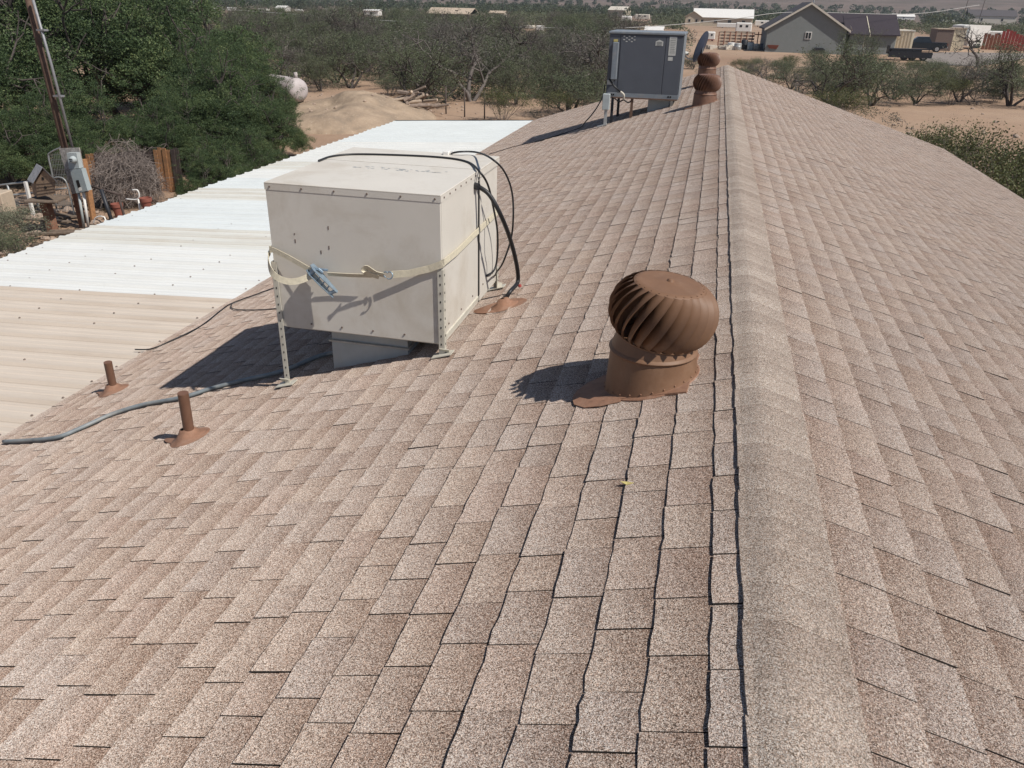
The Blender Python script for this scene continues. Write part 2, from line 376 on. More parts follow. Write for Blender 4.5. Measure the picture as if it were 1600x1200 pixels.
def ground_mat():
    b = NB('desert_ground'); co = b.coord()
    big = b.noise(0.06, 5, 0.6); med = b.noise(0.7, 6, 0.7); fine = b.noise(9, 4, 0.7)
    c = b.ramp(big, [(0.32, (0.29, 0.19, 0.13)), (0.5, (0.36, 0.25, 0.175)), (0.7, (0.40, 0.30, 0.22))])
    c = b.mix(b.ramp(med, [(0.42, 0), (0.7, 0.6)]), c, (0.27, 0.19, 0.14))
    c = b.mix(b.ramp(fine, [(0.55, 0), (0.75, 0.5)]), c, (0.52, 0.41, 0.31))
    c = b.mix(b.ramp(b.noise(2.6, 4, 0.7), [(0.62, 0), (0.72, 0.6)]), c, (0.15, 0.115, 0.075))
    sx = b.n('ShaderNodeVectorMath', operation='LENGTH'); b.l(co, sx.inputs[0])
    far = b.ramp(b.math('MULTIPLY', sx.outputs['Value'], 1/1500.0), [(0.14, 0), (0.3, 0.75), (1.0, 0.9)])
    farc = b.ramp(b.noise(0.02, 6, 0.7), [(0.35, (0.06, 0.06, 0.052)), (0.5, (0.10, 0.085, 0.08)), (0.66, (0.16, 0.125, 0.115))])
    c = b.mix(far, c, farc)
    b.bump(b.noise(5, 6, 0.7), 0.5, 0.06)
    return b.out(c, 0.97, 0, 0.1)
MT['ground'] = ground_mat()
def mound_mat():
    b = NB('mound_soil')
    c = b.ramp(b.noise(0.9, 6, 0.65), [(0.34, (0.25, 0.195, 0.145)), (0.5, (0.33, 0.25, 0.18)), (0.68, (0.41, 0.315, 0.228))])
    c = b.mix(b.ramp(b.noise(14, 3), [(0.62, 0), (0.7, 0.5)]), c, (0.6, 0.5, 0.4))
    b.bump(b.noise(6, 6, 0.7), 0.6, 0.06); return b.out(c, 0.97, 0, 0.1)
MT['mound'] = mound_mat()

# ------------------------------------------------------------------ ground
def grid_sheet(xs, ys, fn):
    m = MB(); nx, ny = len(xs), len(ys)
    m.add([(x, y, fn(x, y)) for y in ys for x in xs], [[j*nx+i, j*nx+i+1, (j+1)*nx+i+1, (j+1)*nx+i] for j in range(ny-1) for i in range(nx-1)])
    return m
ax = [math.sinh(t)*9 for t in np.linspace(-6.4, 6.4, 190)]
g = grid_sheet(ax, ax, ground).build('ground', MT['ground'], None, True, kind='structure')

# ------------------------------------------------------------------ the house and its shingled roof
house = empty('house', (0, 0, 0), 'shingled house whose long brown gable roof fills the foreground', 'house')
eL, eR = -WL*CT, WR*CT; zL, zR = -WL*ST, -WR*ST
m = MB(); ov = 0.45
wz = lambda x: (-abs(x)*math.tan(TH))-0.16
m.hexa([(eL+ov, Y0+0.3, GZ-0.1), (eR-ov, Y0+0.3, GZ-0.1), (eR-ov, LEN-0.4, GZ-0.1), (eL+ov, LEN-0.4, GZ-0.1),
        (eL+ov, Y0+0.3, wz(eL+ov)), (eR-ov, Y0+0.3, wz(eR-ov)), (eR-ov, LEN-0.4, wz(eR-ov)), (eL+ov, LEN-0.4, wz(eL+ov))])
for y in (Y0+0.3, LEN-0.4):
    m.add([(eL+ov, y, wz(eL+ov)), (eR-ov, y, wz(eR-ov)), (0, y, -0.16), (0.0, y+0.02, -0.16)], [[0, 1, 2], [0, 2, 1]])
m.build('wall', MT['stucco'], house)
roof = None
m = MB(); nS, nY = 14, 60
for side, W in ((-1, WL), (1, WR)):
    ys = np.linspace(Y0, LEN, nY); ss = np.linspace(0, W, nS)
    vs = [RP(side, S, y, -0.003) for y in ys for S in ss]
    b0 = len(m.v); m.add(vs, [[j*nS+i, j*nS+i+1, (j+1)*nS+i+1, (j+1)*nS+i][::side] for j in range(nY-1) for i in range(nS-1)])
    # underside
    m.add([RP(side, 0, Y0, -0.12), RP(side, W, Y0, -0.12), RP(side, W, LEN, -0.12), RP(side, 0, LEN, -0.12)], [[0, 1, 2, 3][::-side]])
roof = m.build('roof', MT['felt'], house)
m = MB()
for side, W in ((-1, WL), (1, WR)):                    # fascia boards at eaves and rakes
    for (a, b_) in (((0, Y0), (W, Y0)), ((0, LEN), (W, LEN)), ((W, Y0), (W, LEN))):
        p = [RP(side, a[0], a[1], -0.14), RP(side, b_[0], b_[1], -0.14), RP(side, b_[0], b_[1], -0.012), RP(side, a[0], a[1], -0.012)]
        n = (0, -0.02 if a[1] == Y0 else 0.02, 0) if a[1] == b_[1] else (side*0.02, 0, 0)
        q = [(x+n[0], y+n[1], z+n[2]) for x, y, z in p]
        m.hexa([p[0], p[1], q[1], q[0], p[3], p[2], q[2], q[3]])
m.build('fascia', MT['fascia'], house)

EXP = 0.143
class Tabs:
    def __init__(s): s.v = []; s.f = []; s.t = []; s.uv = []; s.mi = []
    def add(s, vs, fs, tone, uvs, mi=None):
        b = len(s.v); s.v += vs; s.mi += mi or [0]*len(fs)
        for f in fs: s.f.append([i+b for i in f]); s.t.append(tone); s.uv += [uvs[i] for i in f]
    def mesh(s, name, mat):
        me = bpy.data.meshes.new(name); me.from_pydata(s.v, [], s.f); me.materials.append(mat)
        if s.mi and any(s.mi): me.materials.append(MT['cut_edge']); me.polygons.foreach_set('material_index', s.mi)
        at = me.attributes.new('tone', 'FLOAT', 'FACE'); at.data.foreach_set('value', s.t)
        uv = me.uv_layers.new(name='UVMap'); uv.data.foreach_set('uv', [c for p in s.uv for c in p]); me.update(); return me
def tab_geo(side, S0, S1, ya, yb, h0, h1, cut, near):
    n = 4 if near else 2
    ys = np.linspace(ya, yb, n+1); vs = []; uvs = []
    sk = random.gauss(0, 0.0022)                       # a tab that sits slightly crooked
    j = 0.0021 if near else 0.001
    for k, y in enumerate(ys):
        vs.append(RP(side, S0-0.004, y, h0)); uvs.append((k/n, 1.0))
    but = []
    for k, y in enumerate(ys):
        S = S1+cut(y)+random.gauss(0, j)+sk*(k/n-0.5); dy = random.gauss(0, 0.001) if 0 < k < n else 0
        e = random.gauss(0, 0.0007); but.append((S, y+dy, h1+e)); vs.append(RP(side, S, y+dy, h1+e)); uvs.append((k/n, 0.0))
    for k, (S, y, h) in enumerate(but): vs.append(RP(side, S-0.001, y, -0.001)); uvs.append((k/n, -0.4))
    fs = []
    for k in range(n):
        fs.append([k, n+1+k, n+2+k, k+1] if side > 0 else [k, k+1, n+2+k, n+1+k])
        a, c = n+1+k, 2*n+2+k; fs.append([a, c, c+1, a+1] if side > 0 else [a, a+1, c+1, c])
    fs.append([0, 2*n+2, n+1]); fs.append([n, 2*n+1, 3*n+2])
    return vs, fs, uvs, [0, 1]*n+[1, 1]
cands = []
for side, W, s0, kmin in ((-1, WL, 0.1586, 0), (1, WR, 0.3125-EXP, 0)):
    nC = int((W-s0)/EXP)+2
    for k in range(kmin, nC):
        S1 = s0+EXP*k; S0 = max(0.02, S1-EXP)
        if S1 > W+0.03: S1 = W+0.03
        if S0 >= W: continue
        ph = random.random()*50
        cut = lambda y, ph=ph, k=k: 0.0022*noise.noise((y*1.1, ph, 2.0))+0.0012*noise.noise((y*4.0, ph, 7.0))
        y = Y0-random.random()*0.25; lam = 0.0
        while y < LEN+0.01:
            wd = random.choice((0.15, 0.18, 0.195, 0.20, 0.205, 0.21, 0.225, 0.25))*random.uniform(0.96, 1.04)*(1.07 if side < 0 else 1.0)
            yb = min(y+wd, LEN+0.02); ya = max(y, Y0)
            if yb-ya > 0.02:
                px, py, z = proj(RP(side, (S0+S1)/2, (ya+yb)/2))
                vis = z > 0.2 and -120 < px < 1720 and -60 < py < 1290
                cands.append((wd*EXP/max(z, 0.3)**2*(1 if z > 0.2 and 0 <= px <= 1600 and py < 1200 else 0.02), side, S0, S1, ya, yb, cut, z, vis))
            y += wd
cands.sort(key=lambda c: -c[0])
rest = Tabs()
for i, (sz, side, S0, S1, ya, yb, cut, z, vis) in enumerate(cands):
    near = z < 6
    gap = random.uniform(0.0026, 0.0056)+0.0016*min(1, max(0, (z-4)/6)) if random.random() < 0.93 else 0.0016
    lift = random.choice((0, 0, 0.0012, 0.0022))
    h0 = 0.0006+lift*0.4; h1 = 0.0068+lift+random.uniform(-0.0006, 0.0008)
    tone = min(1, max(0, random.gauss(0.22, 0.095)))
    vs, fs, uvs, mi = tab_geo(side, S0, S1, ya+gap/2, yb-gap/2, h0, h1, cut, near)
    if i < 295:
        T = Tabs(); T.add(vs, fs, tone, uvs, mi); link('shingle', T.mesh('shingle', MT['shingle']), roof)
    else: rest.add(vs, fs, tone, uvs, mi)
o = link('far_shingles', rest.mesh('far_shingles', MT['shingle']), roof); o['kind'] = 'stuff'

# ridge caps, butt ends towards the near gable
SL_, SR_ = 0.088, 0.168
y = Y0; k = 0
while y < LEN-0.02:
    T = Tabs(); yb = min(y+EXP*1.06, LEN+0.02); n = 14 if y < 7 else 8; ny_ = 2
    jl, jr = random.gauss(0, 0.0014), random.gauss(0, 0.002); tone = min(0.9, max(0, random.gauss(0.36, 0.13)))
    rows = []; vs = []; uvs = []
    for r_ in range(4):
        yy, hh, v = ((y, 0.0075, -0.1), (y+0.004, 0.0125, 0.0), ((y+yb)/2, 0.0142, 0.5), (yb, 0.0112, 1.0))[r_]
        for i in range(n+1):
            q = -SL_+(SL_+SR_)*i/n; q += (jl if i == 0 else jr if i == n else 0)+(random.gauss(0, 0.0016) if i in (0, n) else 0)
            R = 0.06; tq = math.tan(TH)
            z = -tq*(q*q/(2*R)+R/2)+0.004*(1-abs(q)/R) if abs(q) < R else -tq*abs(q)
            yj = random.gauss(0, 0.0012) if r_ in (0, 1) else 0
            vs.append((q*CT*1.0, yy+yj, z*1.0+hh+((wav(abs(q)-20, yy) if q < 0 else wav(abs(q)+20, yy))*min(1, abs(q)/0.05)+0.5*(wav(-20, yy)+wav(20, yy))*max(0, 1-abs(q)/0.05))+(0.003 if i == 0 else 0)+0.0035*noise.noise((yy*3, q*6, 4)))); uvs.append((yy, v))
    for a in range(3):
        for i in range(n):
            p = a*(n+1)+i; T.f.append([p, p+1, p+n+2, p+n+1]); T.t.append(tone); T.uv += [uvs[j] for j in T.f[-1]]
    # side skirts
    b0 = len(vs)
    for e in (0, n):
        s_ = -1 if e == 0 else 1
        for a in (1, 2, 3): x, yy, z = vs[a*(n+1)+e]; vs.append((x, yy, z-0.016)); uvs.append((yy, 0))
    for e_i, e in enumerate((0, n)):
        for a in (0, 1):
            p, q = (a+1)*(n+1)+e, (a+2)*(n+1)+e; c0 = b0+e_i*3+a
            T.f.append([p, q, c0+1, c0][::(1 if e == 0 else -1)]); T.t.append(tone); T.uv += [uvs[j] for j in T.f[-1]]
    T.v = vs
    o = link('ridge_cap', T.mesh('ridge_cap', MT['cap']), roof)
    y += EXP; k += 1

# ------------------------------------------------------------------ patio cover of corrugated sheets
PX0, PX1, PZ0 = eL+0.02, -8.97, zL-0.030; PSL = math.tan(rad(3))
pz = lambda x: PZ0+(x-PX0)*PSL
patio = empty('patio_cover', (PX1, 8, GZ), 'low patio cover of beige and white corrugated metal sheets beside the shingles', 'patio cover')
PO = np.array([PX1, 8, GZ])
def loc(P, O): return tuple(np.asarray(P, float)-O)
pitch = 0.305; prof = []
for r_ in range(3):
    b0 = r_*pitch
    prof += [(b0, 0), (b0+0.085, 0), (b0+0.093, 0.004), (b0+0.107, 0.004), (b0+0.115, 0), (b0+0.165, 0), (b0+0.173, 0.004), (b0+0.187, 0.004), (b0+0.195, 0), (b0+0.243, 0), (b0+0.262, 0.022), (b0+0.286, 0.022)]
prof += [(0.915, 0.0), (0.945, -0.002)]
y = -1.2; i = 0; bound = 6.95
ys = [bound+0.915*q for q in range(-9, 17)]
for i, y in enumerate(ys):
    if y > 21.95: continue
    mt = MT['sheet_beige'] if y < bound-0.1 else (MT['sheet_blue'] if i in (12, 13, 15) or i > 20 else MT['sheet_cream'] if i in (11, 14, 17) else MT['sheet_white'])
    m = MB(); n = len(prof); dz = 0.0015*(i % 2)+random.uniform(0, 0.001); xo = random.uniform(-0.03, 0.03)
    xs_ = [PX0+0.05, (PX0*0.6+PX1*0.4), (PX0*0.3+PX1*0.7), PX1+xo]; vs = []
    for th_ in (0, -0.0012):
        for x in xs_:
            for (a, h) in prof: vs.append(loc((x, min(y+a, 22.02), pz(x)+h+dz+th_-0.004*math.sin(PI*(x-PX0)/(PX1-PX0)*2)), PO))
    fs = []; q = 4*n
    for r_ in range(3):
        for j in range(n-1):
            p = r_*n+j; fs.append([p, p+n, p+n+1, p+1][::-1]); fs.append([q+p, q+p+n, q+p+n+1, q+p+1])
    for j in range(n-1): fs.append([3*n+j, 3*n+j+1, q+3*n+j+1, q+3*n+j])
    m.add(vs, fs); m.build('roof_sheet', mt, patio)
m = MB()                                               # screw heads along the purlins
for fx in (0.05, 0.27, 0.5, 0.73, 0.95):
    x = PX0+0.08+(PX1-PX0-0.1)*fx
    for y in ys:
        for a in (0.05, 0.355, 0.66):
            if y+a > 21.9 or random.random() < 0.12: continue
            xx, yy = x+random.gauss(0, 0.02), y+a+random.gauss(0, 0.012)
            m.lathe([(0.0105, 0.0), (0.0105, 0.004), (0.006, 0.009)], 6, loc((xx, yy, pz(xx)+0.003), PO), cap1=True)
m.build('screws', MT['screw'], patio, kind='stuff')
m = MB(); m.box(loc((PX1+0.12, 10.4, pz(PX1)-0.115), PO), (0.09, 23.2, 0.19)); m.build('beam', MT['fascia'], patio)
for y in np.arange(-0.8, 22.0, 3.2):
    MB().box(loc((PX1+0.12, y, (GZ+pz(PX1)-0.21)/2), PO), (0.09, 0.09, pz(PX1)-0.21-GZ)).build('post', MT['fascia'], patio)

# ------------------------------------------------------------------ turbine vents
def turbine(x, y, head_tilt, mats, label, sc=1.0, spin=0.0, ext=0.0):
    z = -abs(x)*math.tan(TH)+ext
    t = empty('turbine_vent', (x, y, z), label, 'roof vent', 'turbine vents along the ridge'); t.scale = (sc,)*3
    body, flash = mats
    # flashing plate lying on the slope, corner towards the eave
    Rs = Matrix.Rotation(-TH, 3, 'Y'); m = MB()
    cx = [(-0.205, -0.165), (0.165, -0.205), (0.205, 0.165), (-0.165, 0.205)]
    top = [Rs @ Vector((a, b, 0.013))-Vector((0, 0, ext)) for a, b in cx]; bot = [Rs @ Vector((a, b, 0.004))-Vector((0, 0, ext)) for a, b in cx]
    m.hexa(bot+top); m.lathe([(0.212, 0.006), (0.210, 0.0105), (0.12, 0.012)], 40, (0, 0, -ext), R=Rs)
    # painted apron flap turned down the slope
    fl = [(-0.10, -0.20), (-0.19, -0.215), (-0.255, -0.205), (-0.305, -0.16), (-0.325, -0.09), (-0.315, -0.02), (-0.275, 0.05), (-0.22, 0.09), (-0.15, 0.14)]
    m.prism(fl, lambda a, b: Rs @ Vector((a, b, 0.0095))-Vector((0, 0, ext)), lambda a, b: Rs @ Vector((a, b, 0.0125))-Vector((0, 0, ext)))
    m.build('flashing', flash, t)
    # neck cut to the slope
    m = MB(); n = 40; vs = []
    for r_, zz in ((0.190, None), (0.186, None), (0.1765, 0.138), (0.182, 0.143), (0.184, 0.148), (0.181, 0.153), (0.1735, 0.159), (0.155, 0.215)):
        for j in range(n):
            a = 2*PI*j/n; X, Y = r_*math.cos(a), r_*math.sin(a)
            Z = zz if zz is not None else X*math.tan(TH)*1.0+(0.012 if r_ == 0.190 else 0.03)-ext
            vs.append((X, Y, Z))
    m.add(vs, [[i*n+j, i*n+(j+1) % n, (i+1)*n+(j+1) % n, (i+1)*n+j] for i in range(7) for j in range(n)])
    m.add([(0.15*math.cos(2*PI*j/n), 0.15*math.sin(2*PI*j/n), 0.20) for j in range(n)], [list(range(n))])
    m.build('neck', body, t, True, angle=30)
    m = MB()
    for j in range(26):
        a = 2*PI*j/26; X, Y = 0.1895*math.cos(a), 0.1895*math.sin(a)
        m.ball((X, Y, X*math.tan(TH)+0.022-ext), 0.0035, 6, 4)
    m.build('rivets', flash, t, kind='stuff')
    # head
    m = MB(); m.lathe([(0.152, 0.0), (0.166, 0.0), (0.168, 0.006), (0.150, 0.010), (0.152, 0.0)], 40)
    m.tube([(0, 0, -0.06), (0, 0, 0.22)], 0.008, 8)
    for a in range(3): m.box((0.075*math.cos(a*2.1), 0.075*math.sin(a*2.1), 0.004), (0.15, 0.014, 0.004), a*2.1)
    h = m.build('head', body, t, False); h.location = (0.010, 0, 0.198); h.rotation_euler = (rad(head_tilt[0]), rad(head_tilt[1]), spin)
    N = 26; nv = 14; nu = 4; pt = 2*PI/N; tw = rad(30)
    pr = []
    for i in range(nv+1):
        v = i/nv; a = -0.98+v*(0.98+1.16)
        pr.append((0.106+0.114*math.cos(a), 0.10+0.130*math.sin(a)))
    zmin = pr[0][1]; pr = [(r_, z_-zmin+0.006) for r_, z_ in pr]
    m = MB(); vs = []
    for i, (r_, z_) in enumerate(pr):
        v = i/nv; ph = tw*v**1.2
        open_ = math.sin(PI*min(1, v*0.96+0.03))**0.6
        cols = [((u/nu)*1.04, -(0.060*open_)*(1-u/nu)**1.1) for u in range(0, nu+1)]+[(1.075, 0.0035*open_), (1.10, -0.0005), (1.085, -0.010*open_-0.001)]
        for (u, dr) in cols:
            a = u*pt+ph; R = r_+dr; vs.append((R*math.cos(a), R*math.sin(a), z_))
    nc = nu+4
    m.add(vs, [[i*nc+j, i*nc+j+1, (i+1)*nc+j+1, (i+1)*nc+j] for i in range(nv) for j in range(nc-1)])
    me = m.mesh('blade', body, True, angle=50)
    for q in range(N):
        b = link('blade', me, h); b.rotation_euler = (0, 0, 2*PI*q/N)
    zt = pr[-1][1]; rt = pr[-1][0]
    m = MB(); m.lathe([(rt-0.02, zt-0.010), (rt-0.006, zt-0.003), (rt-0.012, zt+0.002), (rt*0.80, zt+0.0065), (rt*0.76, zt+0.0055), (rt*0.3, zt+0.012), (0.016, zt+0.014), (0.011, zt+0.022), (0.001, zt+0.025)], 40)
    for q in range(N): a = 2*PI*(q+0.5)/N; m.box(((rt-0.016)*math.cos(a), (rt-0.016)*math.sin(a), zt+0.0035), (0.006, 0.004, 0.0025), a)
    m.build('cap', body, h, True, angle=35)
    return t
turbine(-0.415, 3.06, (2, 7), (MT['brown'], MT['brown_flash']), 'large brown spinning turbine vent nearest on the ridge slope')
turbine(-0.40, 13.95, (0, 0), (MT['brown_old'], MT['brown_flash']), 'brown turbine vent beside the grey rooftop unit, in front of another', 1.03, 0.1)
turbine(-0.45, 18.2, (1, -2), (MT['brown_old'], MT['brown_flash']), 'farthest brown turbine vent, overlapped by the satellite dish', 1.05, 0.2, 0.13)

# ------------------------------------------------------------------ plumbing pipes
def vent_pipe(px, py, h, label, lean, strip):
    P = on_roof(px, py); t = empty('vent_pipe', P, label, 'vent pipe', 'brown plumbing vent pipes')
    Rs = Matrix.Rotation(-TH, 3, 'Y')
    r_ = 0.029; m = MB(); tp = Vector((lean[0], lean[1], h)); n = 18
    m.tube([(0, 0, 0), tp], r_, n, cap=False); m.tube([tp, tp-Vector((0, 0, 0.05))], r_*0.84, n, cap=True)
    b0 = len(m.v)-2*n
    m.f += [[n+j, n+(j+1) % n, b0+(j+1) % n, b0+j] for j in range(n)]; m.mi += [0]*n
    m.build('pipe', MT['brown_old'], t, True, angle=40)
    m = MB(); m.lathe([(0.115, 0.004), (0.10, 0.011), (0.07, 0.022), (0.045, 0.048), (0.034, 0.062), (0.027, 0.06)], 24, R=Rs)
    m.build('boot', MT['brown_flash'], t, True)
    m = MB(); pts = []
    for j in range(28):
        a = 2*PI*j/28; rr = 0.105+0.022*noise.noise((math.cos(a)*2, math.sin(a)*2, px))
        x_, y_ = rr*math.cos(a), rr*math.sin(a)
        x_ *= 1.0+0.55*strip*max(0, -math.cos(a+0.3))**3; y_ *= 0.8
        pts.append((x_, y_))
    m.prism(pts, lambda a, b: Rs @ Vector((a, b, 0.0085)), lambda a, b: Rs @ Vector((a, b, 0.0115)))
    m.build('flashing', MT['brown_flash'], t)
vent_pipe(178, 611, 0.245, 'brown vent pipe nearest the beige metal sheets', (0.012, -0.01), 1.2)
vent_pipe(297, 684, 0.285, 'brown vent pipe standing in front of the grey hose', (0.014, -0.01), 1.4)

# ------------------------------------------------------------------ evaporative cooler
CX0, CX1, CY0, CY1, CB, CTP = -2.594, -1.596, 3.85, 5.03, -0.435, 0.398
ck = empty('evaporative_cooler', ((CX0+CX1)/2, (CY0+CY1)/2, -0.66), 'big cream metal cooler box on legs strapped with webbing', 'rooftop cooler')
CO = np.array([(CX0+CX1)/2, (CY0+CY1)/2, -0.66]); cl = lambda x, y, z: loc((x, y, z), CO)
m = MB(); m.box(cl((CX0+CX1)/2, CY0+0.006, (CB+CTP-0.03)/2), (CX1-CX0-0.003, 0.012, CTP-CB-0.03), 0, 0.003); m.build('front_panel', MT['cabinet'], ck)
ym = CY0+0.72
for (a, b_, nm) in ((CY0+0.012, ym-0.006, 'side_panel'), (ym+0.008, CY1-0.01, 'side_panel')):
    for X, s_ in ((CX1-0.006, 1), (CX0+0.006, -1)):
        MB().box(cl(X, (a+b_)/2, (CB+CTP-0.03)/2), (0.012, b_-a-0.012, CTP-CB-0.035), 0, 0.003).build(nm, MT['cabinet'], ck)
MB().box(cl((CX0+CX1)/2, CY1-0.006, (CB+CTP)/2), (CX1-CX0-0.03, 0.012, CTP-CB-0.04)).build('back_panel', MT['cabinet'], ck)
m = MB(); zt = CTP
m.box(cl((CX0+CX1)/2, (CY0+ym)/2, zt-0.004), (CX1-CX0+0.004, ym-CY0+0.004, 0.008), 0, 0.002)
m.box(cl((CX0+CX1)/2, CY0-0.0005, zt-0.024), (CX1-CX0+0.003, 0.003, 0.032))
for X in (CX0-0.0005, CX1+0.0005): m.box(cl(X, (CY0+ym)/2+0.002, zt-0.024), (0.003, ym-CY0, 0.032))
lid_ = m.build('lid', MT['cabinet'], ck)
m = MB(); rm = np.random.default_rng(12)
for k in range(46): m.box(cl(CX0+0.28+0.5*rm.random()+(0.06 if k % 2 else 0), ym-0.12-0.07*rm.random(), zt+0.0006), (rm.uniform(0.008, 0.03), rm.uniform(0.004, 0.010), 0.0008), rm.uniform(-.6, .6))
m.build('faded_marks', MT['galv'], lid_, kind='stuff')
m = MB(); m.box(cl((CX0+CX1)/2, (ym+CY1)/2+0.006, zt-0.002), (CX1-CX0+0.016, CY1-ym, 0.010), 0, 0.002)
for X in (CX0-0.006, CX1+0.006): m.box(cl(X, (ym+CY1)/2+0.006, zt-0.027), (0.005, CY1-ym-0.002, 0.038))
m.build('lid', MT['cabinet'], ck)
MB().box(cl((CX0+CX1)/2, (CY0+CY1)/2, CB+0.004), (CX1-CX0-0.01, CY1-CY0-0.02, 0.02)).build('floor_pan', MT['leg_steel'], ck)
MB().box(cl(CX1+0.001, ym, (CB+CTP-0.06)/2), (0.006, 0.010, CTP-CB-0.07)).build('joint_strip', MT['cable'], ck)
MB().box(cl(CX1+0.003, ym-0.35, CB+0.035), (0.010, 0.66, 0.028), 0, 0.002).build('bottom_rail', MT['leg_steel'], ck)
MB().box(cl(CX1+0.002, ym+0.03, -0.02), (0.006, 0.03, CTP-CB-0.1)).build('edge_trim', MT['cabinet'], ck)
for (X, Y, top) in ((CX0, CY0, -0.045), (CX1, CY0, 0.0), (CX1, CY1, CB+0.10), (CX0, CY1, -0.045)):
    zr = -abs(X)*math.tan(TH)+0.006; sx = 1 if X == CX1 else -1; sy = -1 if Y == CY0 else 1
    m = MB(); wid = 0.031
    m.box(cl(X-sx*wid/2+sx*0.008, Y+sy*0.009, (zr+top)/2), (wid, 0.004, top-zr)); m.box(cl(X+sx*0.009, Y-sy*wid/2+sy*0.009, (zr+top)/2), (0.004, wid, top-zr))
    lg = m.build('leg', MT['leg_steel'], ck)
    m = MB()
    zz = zr+0.07
    while zz < top-0.01:
        m.box(cl(X-sx*wid/2+sx*0.008, Y+sy*0.0115, zz), (0.0055, 0.002, 0.011)); m.box(cl(X+sx*0.0115, Y-sy*wid/2+sy*0.009, zz), (0.002, 0.007, 0.012)); zz += 0.05
    m.build('slot_holes', MT['dark'], lg, kind='stuff')
    m = MB(); Rs = Matrix.Rotation(-TH, 3, 'Y')
    m.box(cl(X+sx*0.0, Y+sy*0.012, zr+0.012), (0.12, 0.075, 0.005), R=Rs); m.box(cl(X+sx*0.01, Y+sy*0.005, zr+0.03), (0.055, 0.045, 0.004), R=Matrix.Rotation(rad(50)*sy, 3, 'X'))
    m.build('foot_plate', MT['leg_steel'], lg)
m = MB()
for k in range(6): m.lathe([(0.006, 0), (0.005, 0.004)], 6, cl(CX0+0.03+(CX1-CX0-0.06)*k/5, CY0-0.002, zt-0.022), cap1=True, R=Matrix.Rotation(rad(90), 3, 'X'))
for k in range(4): m.lathe([(0.006, 0), (0.005, 0.004)], 6, cl(CX0+0.2+0.19*k, CY0-0.001, CB+0.035), cap1=True, R=Matrix.Rotation(rad(90), 3, 'X'))
for k in range(7): m.lathe([(0.006, 0), (0.005, 0.004)], 6, cl(CX1+0.002, CY0+0.05+0.10*k, zt-0.022), cap1=True, R=Matrix.Rotation(rad(90), 3, 'Y'))
for k in range(5): m.lathe([(0.006, 0), (0.005, 0.004)], 6, cl(CX1+0.001, CY0+0.10+0.24*k, CB+0.09), cap1=True, R=Matrix.Rotation(rad(90), 3, 'Y'))
for (a, b_) in ((0.15, 0.22), (0.15, 0.26), (0.30, 0.17), (0.355, 0.31), (0.35, 0.20)): m.box(cl(CX0+a, CY0-0.0005, CB+0.30+b_), (0.006, 0.002, random.choice((0.008, 0.02))))
m.build('screws', MT['screw'], ck, kind='stuff')
# galvanised duct under the cooler
m = MB(); dx0, dx1, dy0, dy1 = -2.345, -1.86, 3.985, 4.50
m.hexa([cl(dx0, dy0, -abs(dx0)*math.tan(TH)), cl(dx1, dy0, -abs(dx1)*math.tan(TH)), cl(dx1, dy1, -abs(dx1)*math.tan(TH)), cl(dx0, dy1, -abs(dx0)*math.tan(TH)),
        cl(dx0, dy0, -0.555), cl(dx1, dy0, -0.555), cl(dx1, dy1, -0.555), cl(dx0, dy1, -0.555)])
m.build('curb', MT['duct'], ck)
MB().box(cl((dx0+dx1)/2, (dy0+dy1)/2, -0.548), (dx1-dx0+0.03, dy1-dy0+0.03, 0.012), 0, 0.003).build('flange', MT['galv'], ck)
MB().box(cl((dx0+dx1)/2, (dy0+dy1)/2, -0.487), (dx1-dx0-0.004, dy1-dy0-0.004, 0.11)).build('duct', MT['duct'], ck)

# webbing strap around the box
st = empty('ratchet_strap', (CX0, CY0-0.02, 0.0), 'pale webbing strap with steel ratchet tied round the cream cooler', 'strap')
SO = np.array([CX0, CY0-0.02, 0.0]); sl = lambda p: loc(p, SO)
fy = CY0-0.022
A = [atY(px, py, Y) for px, py, Y in ((421, 388, CY0-0.012), (450, 402, CY0-0.03), (490, 425, CY0-0.055))]
MB().ribbon([sl(p) for p in smooth_path(A)], (0, 0, 1), 0.03).build('upper_tail', MT['strap'], st)
A = [atY(px, py, Y) for px, py, Y in ((422, 393, CY0+0.03), (419, 402, CY0-0.02), (422, 420, CY0-0.075), (432, 433, CY0-0.10), (452, 440, CY0-0.10), (472, 437, CY0-0.085), (490, 428, CY0-0.06))]
MB().ribbon([sl(p) for p in smooth_path(A)], (0, 0.25, 1), 0.036).build('loop', MT['strap'], st)
A = [atY(px, py, Y) for px, py, Y in ((512, 428, CY0-0.05), (545, 430, CY0-0.045), (580, 431, CY0-0.045))]
MB().ribbon([sl(p) for p in smooth_path(A)], (0, -0.5, 0.8), 0.028).build('middle_length', MT['strap'], st)
A = [atY(px, py, Y) for px, py, Y in ((600, 430, CY0-0.05), (588, 427, CY0-0.06), (578, 421, CY0-0.075), (572, 418, CY0-0.085), (569, 423, CY0-0.08), (576, 428, CY0-0.062), (592, 433, CY0-0.05))]
MB().ribbon([sl(p) for p in smooth_path(A)], (0, -0.5, 0.8), 0.034).build('knot', MT['strap'], st)
A = [atY(px, py, Y) for px, py, Y in ((612, 429, CY0-0.045), (640, 427, CY0-0.028), (670, 420, CY0-0.016), (688, 414, CY0-0.016))]
A += [atX(px, py, X) for px, py, X in ((694, 410, CX1+0.018), (715, 393, CX1+0.016), (742, 366, CX1+0.016), (774, 335, CX1+0.014))]
A += [(CX1+0.012, CY1+0.012, A[-1][2]+0.005), (CX0-0.012, CY1+0.012, A[-1][2]-0.02), (CX0-0.016, CY0+0.3, -0.02), tuple(atY(421, 390, CY0-0.010))]
P = []
